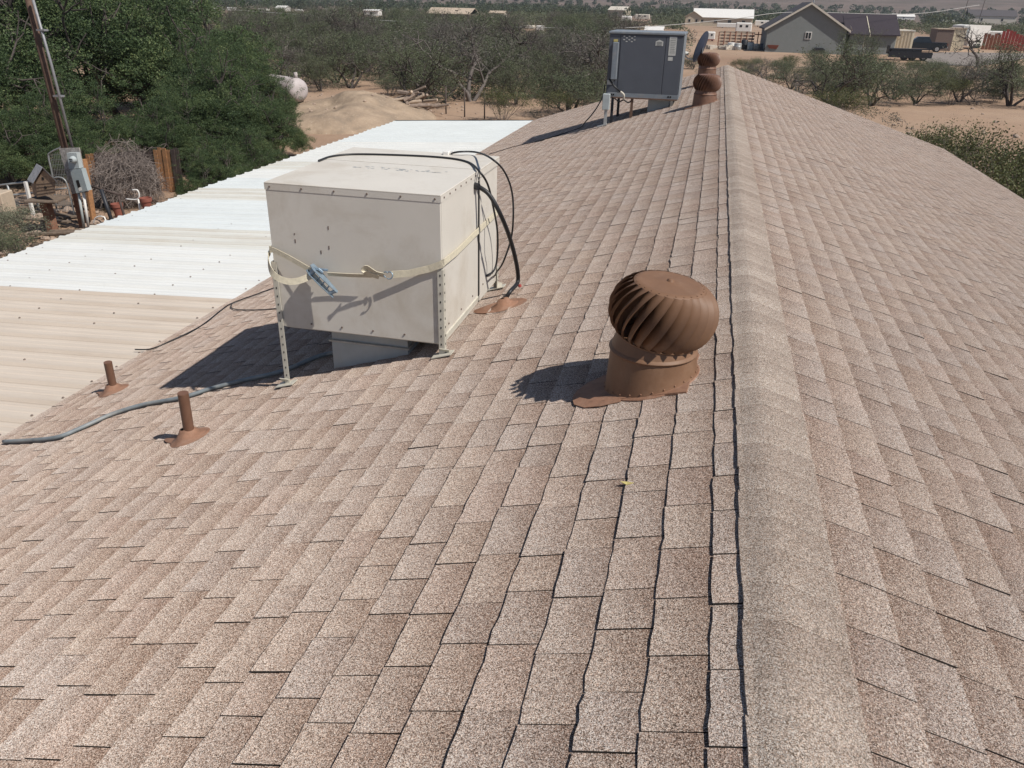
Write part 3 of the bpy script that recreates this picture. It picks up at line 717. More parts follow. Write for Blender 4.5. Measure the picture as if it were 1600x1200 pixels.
for i in range(len(A)-1):
    for t in (0, 0.5): P.append(np.array(A[i])*(1-t)+np.array(A[i+1])*t)
P.append(np.array(A[-1])); MB().ribbon([sl(p) for p in P], (0, 0, 1), 0.038).build('long_run', MT['strap'], st)
m = MB(); K = 1.3; a, b_ = L(atY(489, 424, CY0-0.06)), L(atY(529, 466, CY0-0.085)); d = (b_-a).normalized(); nrm = Vector((0, -1, 0)); sd_ = d.cross(nrm).normalized()
for s_ in (-1, 1):
    poly = [(-0.03, -0.026), (0.03, -0.032), (0.085, -0.022), (0.175, -0.012), (0.18, 0.008), (0.08, 0.020), (0.0, 0.024), (-0.032, 0.010)]
    f0 = lambda u, v, s_=s_: sl(a+d*u+nrm*v+sd_*(s_*0.019)); f1 = lambda u, v, s_=s_: sl(a+d*u+nrm*v+sd_*(s_*0.0225)); m.prism(poly, f0, f1)
m.tube([sl(a+sd_*-0.024), sl(a+sd_*0.024)], 0.015, 10); m.tube([sl(a+d*0.165+sd_*-0.017), sl(a+d*0.15+sd_*0.017)], 0.010, 10)
for k in range(3): m.tube([sl(a+d*(0.05+0.035*k)+sd_*-0.017), sl(a+d*(0.05+0.035*k)+sd_*0.017)], 0.004, 6)
m.tube([sl(a+sd_*-0.022), sl(a+Vector((0.028, -0.004, 0.004))+sd_*-0.018), sl(a+Vector((0.06, 0.0, 0.0)))], 0.006, 8)
m.tube([sl(a+Vector((0.0, 0.0, 0.018))), sl(a+Vector((0.085, 0.01, 0.012)))], 0.0075, 8)
m.build('ratchet', MT['steel'], st, True, angle=35)
m = MB(); c = L(atY(609, 430, CY0-0.055))
for (ox, r_) in ((0.0, 0.018), (-0.022, 0.016)):
    m.tube([sl(c+Vector((ox+r_*math.cos(t), 0.010*math.sin(t*0.5)-0.004, r_*math.sin(t)))) for t in np.linspace(-2.2 if ox == 0 else 0.8, 2.4 if ox == 0 else 4.6, 14)], 0.0035, 8)
m.build('hook', MT['steel'], st, True)

# cables on and beside the cooler
def cable(name, pts, r_, mat, label, n=7, seg=6):
    P = smooth_path(pts, seg); O = np.array(P[0]); m = MB(); m.tube([loc(p, O) for p in P], r_, n)
    o = m.build(name, mat, None, True); o.location = [float(v) for v in O]; return tag(o, label, 'cable')
tz = CTP+0.009
side = lambda px, py, X: atX(px, py, X)
cable('thin_cable', [atZ(498, 251, tz), atZ(520, 244, tz), atZ(560, 241, tz), atZ(640, 243, tz), atZ(700, 247, tz), atZ(733, 254, tz), side(749, 268, CX1+0.03), side(762, 288, CX1+0.06), side(770, 320, CX1+0.06), side(777, 360, CX1+0.05), side(777, 400, CX1+0.035), side(772, 422, CX1+0.02), side(760, 431, CX1+0.004)], 0.0065, MT['cable'], 'thin black cable lying over the top of the cream cooler')
cable('looped_cable', [atZ(702, 240, tz), atZ(720, 237, tz+0.02), atZ(745, 238, tz+0.02), side(768, 248, CX1+0.10), side(788, 268, CX1+0.16), side(800, 300, CX1+0.19), side(802, 340, CX1+0.20), side(798, 375, CX1+0.17), side(786, 410, CX1+0.12), side(776, 425, CX1+0.04), side(774, 430, CX1+0.004)], 0.006, MT['cable'], 'thin black cable looping from white clip behind the cream cooler')
B = on_roof(788, 476); B = np.array([B[0], B[1], B[2]+0.03])
pth = [side(743, 290, CX1+0.0), side(750, 293, CX1+0.03), side(765, 305, CX1+0.09), side(781, 333, CX1+0.15), side(796, 370, CX1+0.18), side(807, 412, CX1+0.2), side(809, 440, CX1+0.2), B+np.array([0.035, 0.02, 0.06]), B]
tc = cable('power_whip', pth, 0.0135, MT['cable'], 'thick black power cable bending from cooler side down to roof', 10)
MB().tube([loc(side(741, 290, CX1-0.002), pth[0]), loc(side(748, 292, CX1+0.028), pth[0])], 0.02, 10).build('connector', MT['cable'], tc)
MB().tube([loc(p, pth[0]) for p in (pth[6]+np.array([0.01, 0, -0.02]), pth[6]+np.array([0.018, 0, -0.035]))], 0.012, 8).build('red_tape', MT['red'], tc)
Rs = Matrix.Rotation(-TH, 3, 'Y'); P = on_roof(789, 479); m = MB()
m.lathe([(0.10, 0.006), (0.085, 0.014), (0.05, 0.03), (0.035, 0.052), (0.014, 0.056)], 20, R=Rs); pb = m.build('cable_boot', MT['brown_flash'], None, True); pb.location = [float(v) for v in P]; tag(pb, 'round brown roof boot where the thick black cable enters', 'roof boot')
m = MB(); pts = [((0.13+0.03*noise.noise((math.cos(t)*1.5, math.sin(t)*1.5, 9)))*math.cos(t)*(1.0+0.8*max(0, -math.cos(t))**2), 0.12*math.sin(t)) for t in np.linspace(0, 2*PI, 25)[:-1]]
m.prism(pts, lambda a, b: Rs @ Vector((a, b, 0.0082)), lambda a, b: Rs @ Vector((a, b, 0.0105))); m.build('flashing', MT['brown_flash'], pb)
m = MB(); P = atZ(698, 239, CTP+0.012); m.box((0, 0, 0), (0.04, 0.05, 0.026), 0, 0.004); m.tube([(0.02, 0, 0.0), (0.045, 0, 0.008)], 0.010, 8)
o = m.build('cable_clip', MT['white']); o.location = [float(v) for v in P]; tag(o, 'small white clip on the back edge of the cream cooler top', 'clip')

def on_patio(px, py, h=0.02):
    n = np.array([-PSL, 0, 1.0]); d = ray(px, py); p0 = np.array([PX0, 0, PZ0+h]); return CAM+d*((n@(p0-CAM))/(n@d))
def roof_line(name, pxs, r_, mat, label, n=8, lift=0.010):
    P = [on_roof(px, py, -1, lift+r_) for px, py in pxs]; P = smooth_path(P, 8)
    out = []
    for p in P:
        if p[0] < eL-0.02:
            qx, qy, _ = proj(p); p = on_patio(qx, qy, 0.026+r_)
        out.append(p)
    O = out[0].copy(); m = MB(); m.tube([loc(p, O) for p in out], r_, n); o = m.build(name, mat, None, True); o.location = [float(v) for v in O]; return tag(o, label, 'hose' if 'hose' in name else 'cable')
roof_line('drain_hose', [(6, 690), (45, 688), (90, 683), (130, 667), (175, 647), (225, 632), (285, 621), (330, 607), (380, 594), (440, 580), (500, 556), (540, 548)], 0.014, MT['hose'], 'weathered grey hose running down the shingles under the cooler', 9)
roof_line('roof_cable', [(430, 449), (400, 460), (362, 474), (345, 485), (320, 505), (300, 517), (270, 531), (243, 543), (228, 546), (211, 546)], 0.006, MT['cable'], 'thin dark cable crossing from cooler onto the beige sheets')
roof_line('branch_cable', [(362, 475), (362, 481), (375, 484), (405, 484), (432, 482), (470, 478)], 0.005, MT['cable'], 'short dark cable branching off under the cooler shadow')
roof_line('eave_cable', [(764, 241), (800, 230), (830, 223), (850, 219)], 0.006, MT['cable'], 'dark cable lying on shingles in grey unit shadow')

# ------------------------------------------------------------------ grey package unit
AY0, AY1 = 14.95, 16.05
TLp, TRp = atY(952, 50, AY0), atY(1069, 50, AY0); BLp, BRp = atY(947, 150, AY0), atY(1060, 154, AY0)
ax0, ax1 = (TLp[0]+BLp[0])/2, (TRp[0]+BRp[0])/2; atop = (TLp[2]+TRp[2])/2; abot = (BLp[2]+BRp[2])/2
AO = np.array([(ax0+ax1)/2, (AY0+AY1)/2, -abs((ax0+ax1)/2)*math.tan(TH)]); al = lambda x, y, z: loc((x, y, z), AO)
ac = empty('package_unit', AO, 'dark grey square air conditioning unit standing on the far roof', 'air conditioner')
AW, AH = ax1-ax0, atop-abot; xm, ymid = (ax0+ax1)/2, (AY0+AY1)/2
m = MB(); m.box(al(xm, ymid, (abot+atop)/2), (AW-0.02, AY1-AY0-0.02, AH-0.05)); m.build('cabinet', MT['slate'], ac)
xa, xb = ax0+AW*0.155, ax0+AW*0.765
for (p, q) in ((xa+0.005, xb-0.005), (xb+0.005, ax1-0.012)):
    MB().box(al((p+q)/2, AY0+0.004, abot+0.055+(AH-0.115)/2), (q-p, 0.016, AH-0.115), 0, 0.004).build('access_panel', MT['slate'], ac)
MB().box(al((ax0+xa)/2, AY0+0.006, (abot+atop)/2), (xa-ax0-0.012, 0.012, AH-0.1)).build('corner_panel', MT['slate'], ac)
MB().box(al(ax1+0.001, ymid, (abot+atop)/2), (0.012, AY1-AY0-0.06, AH-0.1), 0, 0.003).build('side_panel', MT['slate_edge'], ac)
m = MB(); m.box(al(xm, ymid, atop-0.02), (AW+0.03, AY1-AY0+0.04, 0.04), 0, 0.008); m.build('lid', MT['slate_edge'], ac)
m = MB(); m.box(al(xm, AY0+0.01, abot+0.022), (AW, 0.03, 0.075), 0, 0.004); m.box(al(xm, AY1-0.01, abot+0.022), (AW, 0.03, 0.075), 0, 0.004)
for X in (ax0+0.01, ax1-0.01): m.box(al(X, ymid, abot+0.02), (0.03, AY1-AY0-0.06, 0.075))
m.build('base_rail', MT['slate_edge'], ac)
m = MB()
for X in (ax0+0.10, ax0+0.14, ax1-0.17, ax1-0.13): m.lathe([(0.016, 0), (0.016, 0.002)], 10, al(X, AY0-0.0065, abot+0.025), cap1=True, R=Matrix.Rotation(rad(90), 3, 'X'))
m.build('lifting_holes', MT['dark'], ac)
MB().box(al(xm, AY0-0.002, abot-0.022), (AW*0.98, 0.03, 0.022)).build('stand_rail', MT['rust'], ac)
# louvre slots
m = MB()
for i in range(5):
    for j in range(4):
        if (i+j) % 2 == 0: m.box(al(xa+0.06+0.045*i, AY0-0.0055, atop-0.075-0.028*j), (0.03, 0.004, 0.014))
m.build('vent_slots', MT['sticker'], ac)
def plate(u, v, wd, hg, mat, nm, dy=-0.0055, poly=None):
    x = ax0+AW*u; z = abot+AH*v; m = MB()
    if poly: m.prism([(x+a*wd, z+b*hg) for a, b in poly], lambda a, b: al(a, AY0+dy-0.002, b), lambda a, b: al(a, AY0+dy+0.001, b))
    else: m.box(al(x, AY0+dy, z), (wd, 0.003, hg))
    return m.build(nm, mat, ac)
pl = plate(0.68, 0.845, 0.13, 0.10, MT['sticker'], 'house_sticker', poly=[(-0.5, -0.5), (0.5, -0.5), (0.5, 0.2), (0, 0.5), (-0.5, 0.2)])
pl2 = plate(0.86, 0.80, 0.125, 0.30, MT['sticker'], 'rating_label'); plate(0.845, 0.61, 0.08, 0.06, MT['sticker'], 'small_label')
plate(0.055, 0.215, 0.11, 0.08, MT['sticker'], 'corner_label'); plate(0.09, 0.86, 0.075, 0.04, MT['yellow'], 'warning_label'); plate(0.09, 0.79, 0.075, 0.03, MT['sticker'], 'small_label')
m = MB()
for k in range(9): m.box(al(ax0+AW*0.86+random.uniform(-0.006, 0.006), AY0-0.0078, abot+AH*0.80+0.12-0.028*k), (0.095+random.uniform(-0.02, 0.005), 0.001, 0.006))
m.build('print_lines', MT['sticker_print'], pl2)
m = MB()
for k in range(3): m.box(al(ax0+AW*0.68, AY0-0.0095, abot+AH*0.845-0.035+0.022*k), (0.09, 0.001, 0.008))
m.build('print_lines', MT['sticker_print'], pl)
# electrical box on the left corner and its whip
m = MB(); m.box(al(ax0+AW*0.10, AY0-0.045, abot+AH*0.55), (0.10, 0.085, AH*0.57), 0, 0.008); m.build('electrical_box', MT['slate_edge'], ac)
m = MB(); m.tube([al(ax0+0.05, AY0-0.03, abot+0.28), al(ax0+0.15, AY0-0.06, abot+0.17), al(ax0+0.27, AY0-0.07, abot+0.08)], 0.016, 8); m.build('whip', MT['cable'], ac, True)
m = MB(); m.tube(smooth_path([al(ax0+0.27, AY0-0.07, abot+0.085), al(ax0+0.33, AY0-0.07, abot+0.04), al(ax0+0.335, AY0-0.05, abot-0.02), al(ax0+0.33, AY0-0.02, abot-0.05)], 4), 0.018, 8); m.build('conduit_elbow', MT['offwhite'], ac, True)
m = MB(); m.tube(smooth_path([al(ax0+0.15, AY0+0.02, abot-0.03), al(ax0+0.25, AY0, abot-0.09), al(ax0+0.33, AY0, abot-0.06), al(ax0+0.42, AY0, abot-0.10), al(ax0+0.5, AY0+0.03, abot-0.04)], 5), 0.012, 8); m.build('loose_wires', MT['cable'], ac, True)
for X, Y in ((ax0+0.13, AY0+0.02), (ax0+0.13, AY1-0.05), (ax0+0.48, AY0+0.02), (ax1-0.10, AY0+0.03), (ax1-0.10, AY1-0.05)):
    zr = -abs(X)*math.tan(TH); mt = MT['leg_steel'] if X > ax1-0.2 else MT['rust'] if X > ax0+0.3 else MT['black']
    MB().box(al(X, Y, (zr+abot-0.03)/2), (0.045, 0.045, abot-0.03-zr)).build('leg', mt, ac)
q0, q1 = ax0+AW*0.59, ax0+AW*0.88
m = MB(); m.hexa([al(q0, AY0+0.16, -abs(q0)*math.tan(TH)), al(q1, AY0+0.16, -abs(q1)*math.tan(TH)), al(q1, AY1-0.2, -abs(q1)*math.tan(TH)), al(q0, AY1-0.2, -abs(q0)*math.tan(TH)), al(q0, AY0+0.16, abot-0.01), al(q1, AY0+0.16, abot-0.01), al(q1, AY1-0.2, abot-0.01), al(q0, AY1-0.2, abot-0.01)])
m.build('duct', MT['duct'], ac)
# disconnect box on its own stand
P = on_roof(945, 197); m = MB(); m.box((0, 0, 0.2), (0.05, 0.05, 0.46)); m.box((-0.05, 0.0, 0.012), (0.18, 0.08, 0.02), R=Rs)
ds = m.build('disconnect_post', MT['galv']); ds.location = [float(v) for v in P]; tag(ds, 'small grey electrical disconnect box on post before the unit', 'electrical box')
o = MB().box((0, -0.03, 0.42), (0.125, 0.09, 0.27), 0, 0.008).build('box', MT['meter'], ds)
pts = [atY(945, 132, AY0+0.0), atY(942, 150, AY0-0.02), atY(930, 172, AY0-0.1), atY(915, 190, AY0-0.15), on_roof(905, 200, -1, 0.015), on_roof(870, 212, -1, 0.015), on_roof(835, 222, -1, 0.015)]
cable('drooping_cable', pts, 0.011, MT['cable'], 'dark cable drooping from the grey unit down to the shingles')

# ------------------------------------------------------------------ satellite dish
DY = 19.3; c = atY(1095, 73, DY); ds = empty('satellite_dish', (c[0], c[1], -abs(c[0])*math.tan(TH)), 'dark oval satellite dish behind the far turbine vent', 'satellite dish'); DO = np.array([c[0], c[1], -abs(c[0])*math.tan(TH)])
n = Vector((-0.90, 0.30, 0.30)).normalized(); u = Vector((0, 0, 1)); u = (u-n*u.dot(n)).normalized(); v = n.cross(u); m = MB(); R0 = 0.335
for sgn in (1, -1):
    vs = [Vector(loc(c, DO))+n*(0.055*(r_*r_-1)+0.004*sgn)+(u*math.cos(a)*R0+v*math.sin(a)*R0*0.9)*r_ for r_ in (0.02, 0.35, 0.7, 1.0) for a in np.linspace(0, 2*PI, 33)[:-1]]
    m.add(vs, [[i*32+j, i*32+(j+1) % 32, (i+1)*32+(j+1) % 32, (i+1)*32+j][::sgn] for i in range(3) for j in range(32)]+[list(range(32))[::sgn]])
m.build('reflector', MT['dish'], ds, True)
cl_ = Vector(loc(c, DO)); arm_end = L(loc(atY(1069, 85, DY+0.15), DO))
m = MB(); m.tube(smooth_path([cl_-u*0.30-n*0.02, L(loc(atY(1076, 92, DY+0.1), DO)), L(loc(atY(1070, 88, DY+0.15), DO))], 5), 0.018, 8); m.build('feed_arm', MT['offwhite'], ds, True)
m = MB(); m.tube([arm_end-Vector((0.03, 0, -0.02)), arm_end+Vector((0.09, 0.0, 0.02))], 0.055, 12, r2=0.035); m.build('receiver', MT['sticker'], ds, True)
m = MB(); m.tube([cl_-n*0.05, cl_-n*0.12-u*0.3, Vector((0.03, 0.05, 0.0))], 0.022, 8); m.box((0.03, 0.05, 0.012), (0.2, 0.2, 0.012), R=Rs); m.build('mast', MT['black'], ds, True)
P = on_roof(979, 755, -1, 0.012); m = MB(); m.add([(-0.022, 0, 0.004), (0, -0.008, 0.0), (0.024, 0.002, 0.005), (0.002, 0.009, 0.001), (-0.022, 0, 0.002), (0, -0.008, -0.002), (0.024, 0.002, 0.003), (0.002, 0.009, -0.001)], [[0, 1, 3], [1, 2, 3], [4, 7, 5], [5, 7, 6], [0, 4, 5, 1], [1, 5, 6, 2], [2, 6, 7, 3], [3, 7, 4, 0]])
o = m.build('dry_leaf', MT['yellow']); o.location = [float(v) for v in P]; tag(o, 'tiny yellow dry leaf lying on shingles below the near turbine', 'leaf')
#==PART2==

# ------------------------------------------------------------------ vegetation builders
def quads_mesh(name, cen, ax_u, ax_v, tone, mat):
    k = len(cen); v = np.empty((k, 4, 3)); v[:, 0] = cen-ax_u; v[:, 1] = cen+ax_v*0.9; v[:, 2] = cen+ax_u; v[:, 3] = cen-ax_v*0.9
    me = bpy.data.meshes.new(name); me.vertices.add(4*k); me.vertices.foreach_set('co', v.reshape(-1))
    me.loops.add(4*k); me.loops.foreach_set('vertex_index', np.arange(4*k, dtype=np.int32))
    me.polygons.add(k); me.polygons.foreach_set('loop_start', np.arange(0, 4*k, 4, dtype=np.int32))
    try: me.polygons.foreach_set('loop_total', np.full(k, 4, dtype=np.int32))
    except Exception: pass
    me.materials.append(mat); at = me.attributes.new('tone', 'FLOAT', 'FACE'); at.data.foreach_set('value', np.asarray(tone, dtype=np.float32))
    me.update(calc_edges=True); me.validate(); return me
def rdir(k, rng):
    d = rng.normal(size=(k, 3)); return d/np.linalg.norm(d, axis=1)[:, None]
def leaves(tips, per, spread, size, rng, squash=0.75, tone_mu=None, droop=0.0):
    tips = np.asarray(tips); k = len(tips)*per
    c = np.repeat(tips, per, 0); off = rng.normal(size=(k, 3))*spread; off[:, 2] *= squash; c = c+off
    u = rdir(k, rng); a = rdir(k, rng); v = np.cross(u, a); v /= np.linalg.norm(v, axis=1)[:, None]+1e-9
    s = size*rng.uniform(0.6, 1.3, size=(k, 1))
    t = np.repeat(rng.uniform(0.1, 0.75, len(tips)) if tone_mu is None else tone_mu, per)+rng.normal(size=k)*0.17
    return c, u*s, v*s*0.5, np.clip(t, 0, 1)
def skeleton(rng, H, spread, trunks, levels, kids, r0, up=0.5, gnarl=0.35, start=0.0):
    segs, tips = [], []
    def grow(p, d, ln, r, lv):
        pts = [p]; q = p.copy(); dd = d.copy()
        for s in range(3):
            dd = dd+rng.normal(size=3)*gnarl*0.5; dd[2] += up*0.12; dd /= np.linalg.norm(dd); q = q+dd*ln/3; pts.append(q.copy())
        segs.append((pts, r, r*0.62))
        if lv >= levels: tips.append(q); tips.append(pts[2]); return
        for c in range(kids[lv]):
            t = rng.uniform(0.45, 1.0) if c else 1.0; b = pts[0]*(1-t)+q*t if t < 0.34 else (pts[2] if t < 0.75 else q)
            nd = dd+rng.normal(size=3)*spread; nd[2] = nd[2]*0.7+up*0.25; nd /= np.linalg.norm(nd)
            grow(b, nd, ln*rng.uniform(0.6, 0.85), r*0.58, lv+1)
    for k in range(trunks):
        a = 2*PI*k/trunks+rng.uniform(-.5, .5); tl = rng.uniform(0.25, 0.8) if trunks > 1 else 0.1
        d = np.array([math.cos(a)*tl, math.sin(a)*tl, 1.0]); d /= np.linalg.norm(d)
        grow(np.array([math.cos(a), math.sin(a), 0])*0.08*min(1, trunks-1)+np.array([0, 0, -0.1]), d, H*0.36, r0*rng.uniform(0.7, 1), 0)
    return segs, np.array(tips)
def segs_mesh(name, segs, mat, minr=0.0, nmax=6):
    m = MB()
    for pts, ra, rb in segs:
        if ra < minr: continue
        n = nmax if ra > 0.05 else 4 if ra > 0.02 else 3
        m.tube(pts, max(ra, 0.006), n, False, max(rb, 0.004))
    return m.mesh(name, mat, True)
def normalise(segs, tips, H, Rx):
    z = np.percentile(tips[:, 2], 97); r = np.percentile(np.hypot(tips[:, 0], tips[:, 1]), 93); s = np.array([Rx/r, Rx/r, H/z])
    return [([p*s for p in pts], a, b) for pts, a, b in segs], tips*s
def plant_meshes(kind, seed):
    rng = np.random.default_rng(seed)
    if kind == 'big':
        s, t = skeleton(rng, 7, 0.75, 4, 5, (3, 3, 3, 3, 2), 0.17, 0.55, 0.4); s, t = normalise(s, t, 6.6, 4.3)
        # skirts and lobes of foliage so the crown reaches low
        cl_c = rdir(46, rng)*np.array([3.6, 3.6, 2.9])*rng.uniform(0.72, 1.0, (46, 1)); cl_c[:, 2] = np.abs(cl_c[:, 2])*1.45+0.9; cl_c = cl_c[cl_c[:, 2] < 5.9]
        tl = []; tnl = []
        for c in cl_c:                                  # rounded sprays, leaves on their outer and upper sides
            R = rng.uniform(0.75, 1.25); q = rdir(34, rng); q[:, 2] = np.abs(q[:, 2])*0.95-0.22; tl.append(c+q*R*rng.uniform(0.72, 1.05, (34, 1))); tnl.append(np.clip(rng.uniform(0.25, 0.6)+rng.normal(size=34)*0.13, 0.02, 0.95))
        idx = rng.permutation(len(t))[:260]; tips = np.vstack([t[idx]]+tl); tn = np.concatenate([np.clip(0.35+rng.normal(size=260)*0.12, 0.02, 0.95)]+tnl)
        L_ = leaves(tips, 58, 0.15, 0.045, rng, 0.6, tn)
        return segs_mesh('branches', s, MT['bark'], 0.02), quads_mesh('crown', *L_, MT['leaf_big'])
    if kind == 'scrub':
        s, t = skeleton(rng, 4, 0.8, 4, 4, (3, 3, 3, 2), 0.11, 0.45, 0.5); s, t = normalise(s, t, 3.6, 2.3)
        idx = rng.permutation(len(t))[:300]; tips = t[idx]
        tn = np.clip(0.4+0.55*np.array([noise.noise(tuple(p*0.8+seed)) for p in tips]), 0, 1)
        L_ = leaves(tips, 32, 0.24, 0.042, rng, 0.6, tn); return segs_mesh('branches', s, MT['bark'], 0.0, 5), quads_mesh('crown', *L_, MT['leaf_scrub'])
    if kind == 'bare':
        s, t = skeleton(rng, 4, 0.8, 3, 4, (3, 3, 3, 3), 0.14, 0.45, 0.55); s, t = normalise(s, t, 3.8, 2.6)
        idx = rng.permutation(len(t))[:300]; L_ = leaves(t[idx], 12, 0.25, 0.05, rng, 0.6)
        return segs_mesh('branches', s, MT['bark_grey'] if seed % 2 else MT['bark'], 0.0, 5), quads_mesh('crown', *L_, MT['leaf_grey'])
    if kind == 'dead':
        s, t = skeleton(rng, 4, 0.85, 1, 5, (4, 3, 3, 2, 2), 0.17, 0.4, 0.6); s, t = normalise(s, t, 3.9, 3.0)
        return segs_mesh('branches', s, MT['bark'], 0.0, 6), None
    if kind in ('creosote', 'sage', 'low'):
        s, t = skeleton(rng, 2, 0.32 if kind == 'creosote' else 0.6, 16, 2, (3, 3), 0.016, 0.8, 0.25); s, t = normalise(s, t, 2.0, 1.3)
        mt = {'creosote': 'leaf_creosote', 'sage': 'leaf_sage', 'low': 'leaf_scrub'}[kind]
        t = t[rng.permutation(len(t))[:300]]
        tn = np.clip(0.2+0.35*t[:, 2]/2.0+rng.normal(size=len(t))*0.12, 0, 1)
        L_ = leaves(t, 20, 0.15, 0.034, rng, 0.9, tn); return segs_mesh('stems', s, MT['bark_grey'], 0.0, 4), quads_mesh('foliage', *L_, MT[mt])
PLANTS = {}
def plant_proto(kind, seed):
    if (kind, seed) not in PLANTS: PLANTS[(kind, seed)] = plant_meshes(kind, seed)
    return PLANTS[(kind, seed)]
PN = {'big': ('mesquite_tree', 'tree', 'trunk', 'crown'), 'scrub': ('mesquite_tree', 'tree', 'trunk', 'crown'), 'bare': ('bare_mesquite', 'tree', 'trunk', 'crown'), 'dead': ('dead_tree', 'tree', 'trunk', 'crown'),
      'creosote': ('creosote_bush', 'bush', 'stems', 'foliage'), 'sage': ('sage_bush', 'bush', 'stems', 'foliage'), 'low': ('low_bush', 'bush', 'stems', 'foliage')}
NOM = {'big': 6.6, 'scrub': 3.6, 'bare': 3.8, 'dead': 3.9, 'creosote': 2.0, 'sage': 2.0, 'low': 2.0}
def plant(kind, seed, P, H, label, group=None, wide=1.0, rz=None):
    a, b = plant_proto(kind, seed); nm = PN[kind]
    t = empty(nm[0], P, label, nm[1], group, random.uniform(0, 6.28) if rz is None else rz); s = H/NOM[kind]; t.scale = (s*wide, s*wide, s)
    link(nm[2], a, t)
    if b is not None: link(nm[3], b, t)
    return t

# ------------------------------------------------------------------ the big trees on the left
def at_ground(px, Y):                                   # ground point under a picture column at distance Y
    P = atY(px, 300, Y); return np.array([P[0], P[1], ground(P[0], P[1])])
big = [(60, 27, 7.0, 1.15, 'dense dark green mesquite tree behind the leaning utility pole'),
       (225, 30, 6.7, 1.1, 'dense dark green mesquite tree rising behind the dark plank fence'),
       (350, 29, 4.4, 0.8, 'lower dark green mesquite whose foliage touches the white metal sheets'),
       (-60, 22, 5.4, 1.0, 'dark green mesquite tree cut off by the left picture edge'),
       (320, 37, 7.0, 1.05, 'dark green mesquite standing deeper behind the fence trees, near the tank'),
       (120, 40, 7.6, 1.2, 'tallest dark green mesquite at the back of the grove')]
for i, (px, Y, H, wd, lab) in enumerate(big):
    plant('big', 11+i % 2, at_ground(px, Y), H, lab, 'dense green mesquite grove', wd, rz=1.1*i+0.4)
P = at_ground(345, 25.5); plant('big', 11, P, 3.9, 'low dark green mesquite filling the gap right of the plank fence', 'dense green mesquite grove', 1.0, 0.7)
P = at_ground(305, 24.0); plant('big', 12, P, 3.0, 'low dark green mesquite at the right end of the plank fence', 'dense green mesquite grove', 0.85, 5.2)
P = at_ground(395, 26); plant('big', 12, P, 2.7, 'low dark green mesquite hanging over the white metal sheet edge', 'dense green mesquite grove', 1.0, 4.1)
P = at_ground(440, 27); plant('big', 12, P, 1.9, 'low dark green mesquite skirt in front of the dirt mound', 'dense green mesquite grove', 1.15, 2.2)
P = at_ground(418, 31); plant('big', 11, P, 3.7, 'dark green mesquite half hiding the propane tank', 'dense green mesquite grove', 0.75, 3.3)
for px, Y, H, wd, lab in ((25, 20.5, 2.7, 1.0, 'low dark foliage behind the wire fence and birdhouse'), (100, 21.5, 2.6, 1.0, 'low dark foliage behind the meter board'), (160, 23.5, 3.0, 1.0, 'low dark foliage above the left end of the plank fence'), (275, 23.0, 2.3, 0.9, 'low dark foliage right beside the orange planks'), (328, 19.8, 1.6, 0.85, 'small dark green mesquite hugging the metal roof edge near the planks'), (352, 21.0, 1.8, 1.0, 'small dark green mesquite hugging the middle of the metal roof edge'), (400, 22.8, 1.8, 1.0, 'small dark green mesquite near the far end of roof edge')):
    plant('big', 11+int(px) % 2, at_ground(px, Y), H, lab, 'dense green mesquite grove', wd, px*0.03)

# ------------------------------------------------------------------ dirt mound, tank, logs
mc = gp(522, 192); mx_, my_ = mc[0], mc[1]
def mound_h(x, y):
    u, v = (x-mx_)/4.3, (y-my_-1.6)/5.2; d = u*u+v*v
    h = 0.95*max(0, 1-d)**0.6*(0.75+0.5*noise.noise((x*0.4, y*0.4, 8.4)))+0.10*noise.noise((x*0.9, y*0.9, 4))*(d < 0.9)+0.45*max(0, 1-((u-.15)**2*4+(v-.35)**2*5))
    return ground(x, y)+h+0.07*noise.noise((x*1.3, y*1.3, 2))*(h > 0.02)+0.04*noise.noise((x*3.1, y*3.1, 5))*(h > 0.02)+(0.012 if d < 1 else -0.25)
grid_sheet(np.linspace(mx_-5.4, mx_+5.6, 80), np.linspace(my_-4, my_+8.4, 80), mound_h).build('dirt_mound', MT['mound'], None, True, kind='structure')
def sand_strip(pxs, seed):
    pts = [gp(*p) for p in pxs]; c = np.mean(pts, 0); m = MB(); ring = []
    for i in range(len(pts)):
        a, b = pts[i], pts[(i+1) % len(pts)]
        for t in np.linspace(0, 1, 8)[:-1]:
            q = a*(1-t)+b*t; q = q+(q-c)*0.10*noise.noise((q[0]*0.35, q[1]*0.35, seed)); ring.append((q[0], q[1], ground(q[0], q[1])+0.02))
    n = len(ring); inner = [(c[0]+(p[0]-c[0])*0.5, c[1]+(p[1]-c[1])*0.5) for p in ring]; inner = [(x, y, ground(x, y)+0.03) for x, y in inner]
    m.add(ring+inner+[(c[0], c[1], ground(c[0], c[1])+0.03)], [[i, (i+1) % n, n+(i+1) % n, n+i] for i in range(n)]+[[n+i, n+(i+1) % n, 2*n] for i in range(n)])
    return m
TK = atY(462, 141, 39.0); t = empty('propane_tank', (TK[0], TK[1], ground(TK[0], TK[1])), 'weathered white propane tank with domed end beside the dirt mound', 'tank'); TO = np.array([TK[0], TK[1], ground(TK[0], TK[1])])
R_ = 0.60; hz = TK[2]-TO[2]; ax_ = Vector((-0.86, 0.5, 0)).normalized(); m = MB()
prof = [(0.02, 0.0), (R_*0.45, 0.03), (R_*0.75, 0.10), (R_*0.93, 0.22), (R_, 0.40), (R_, 3.2), (R_*0.9, 3.42), (R_*0.5, 3.58), (0.02, 3.6)]
Rt = ax_.to_track_quat('Z', 'Y').to_matrix(); m.lathe(prof, 28, (0.35, -0.1, hz), R=Rt); m.build('shell', MT['tank'], t, True, angle=50)
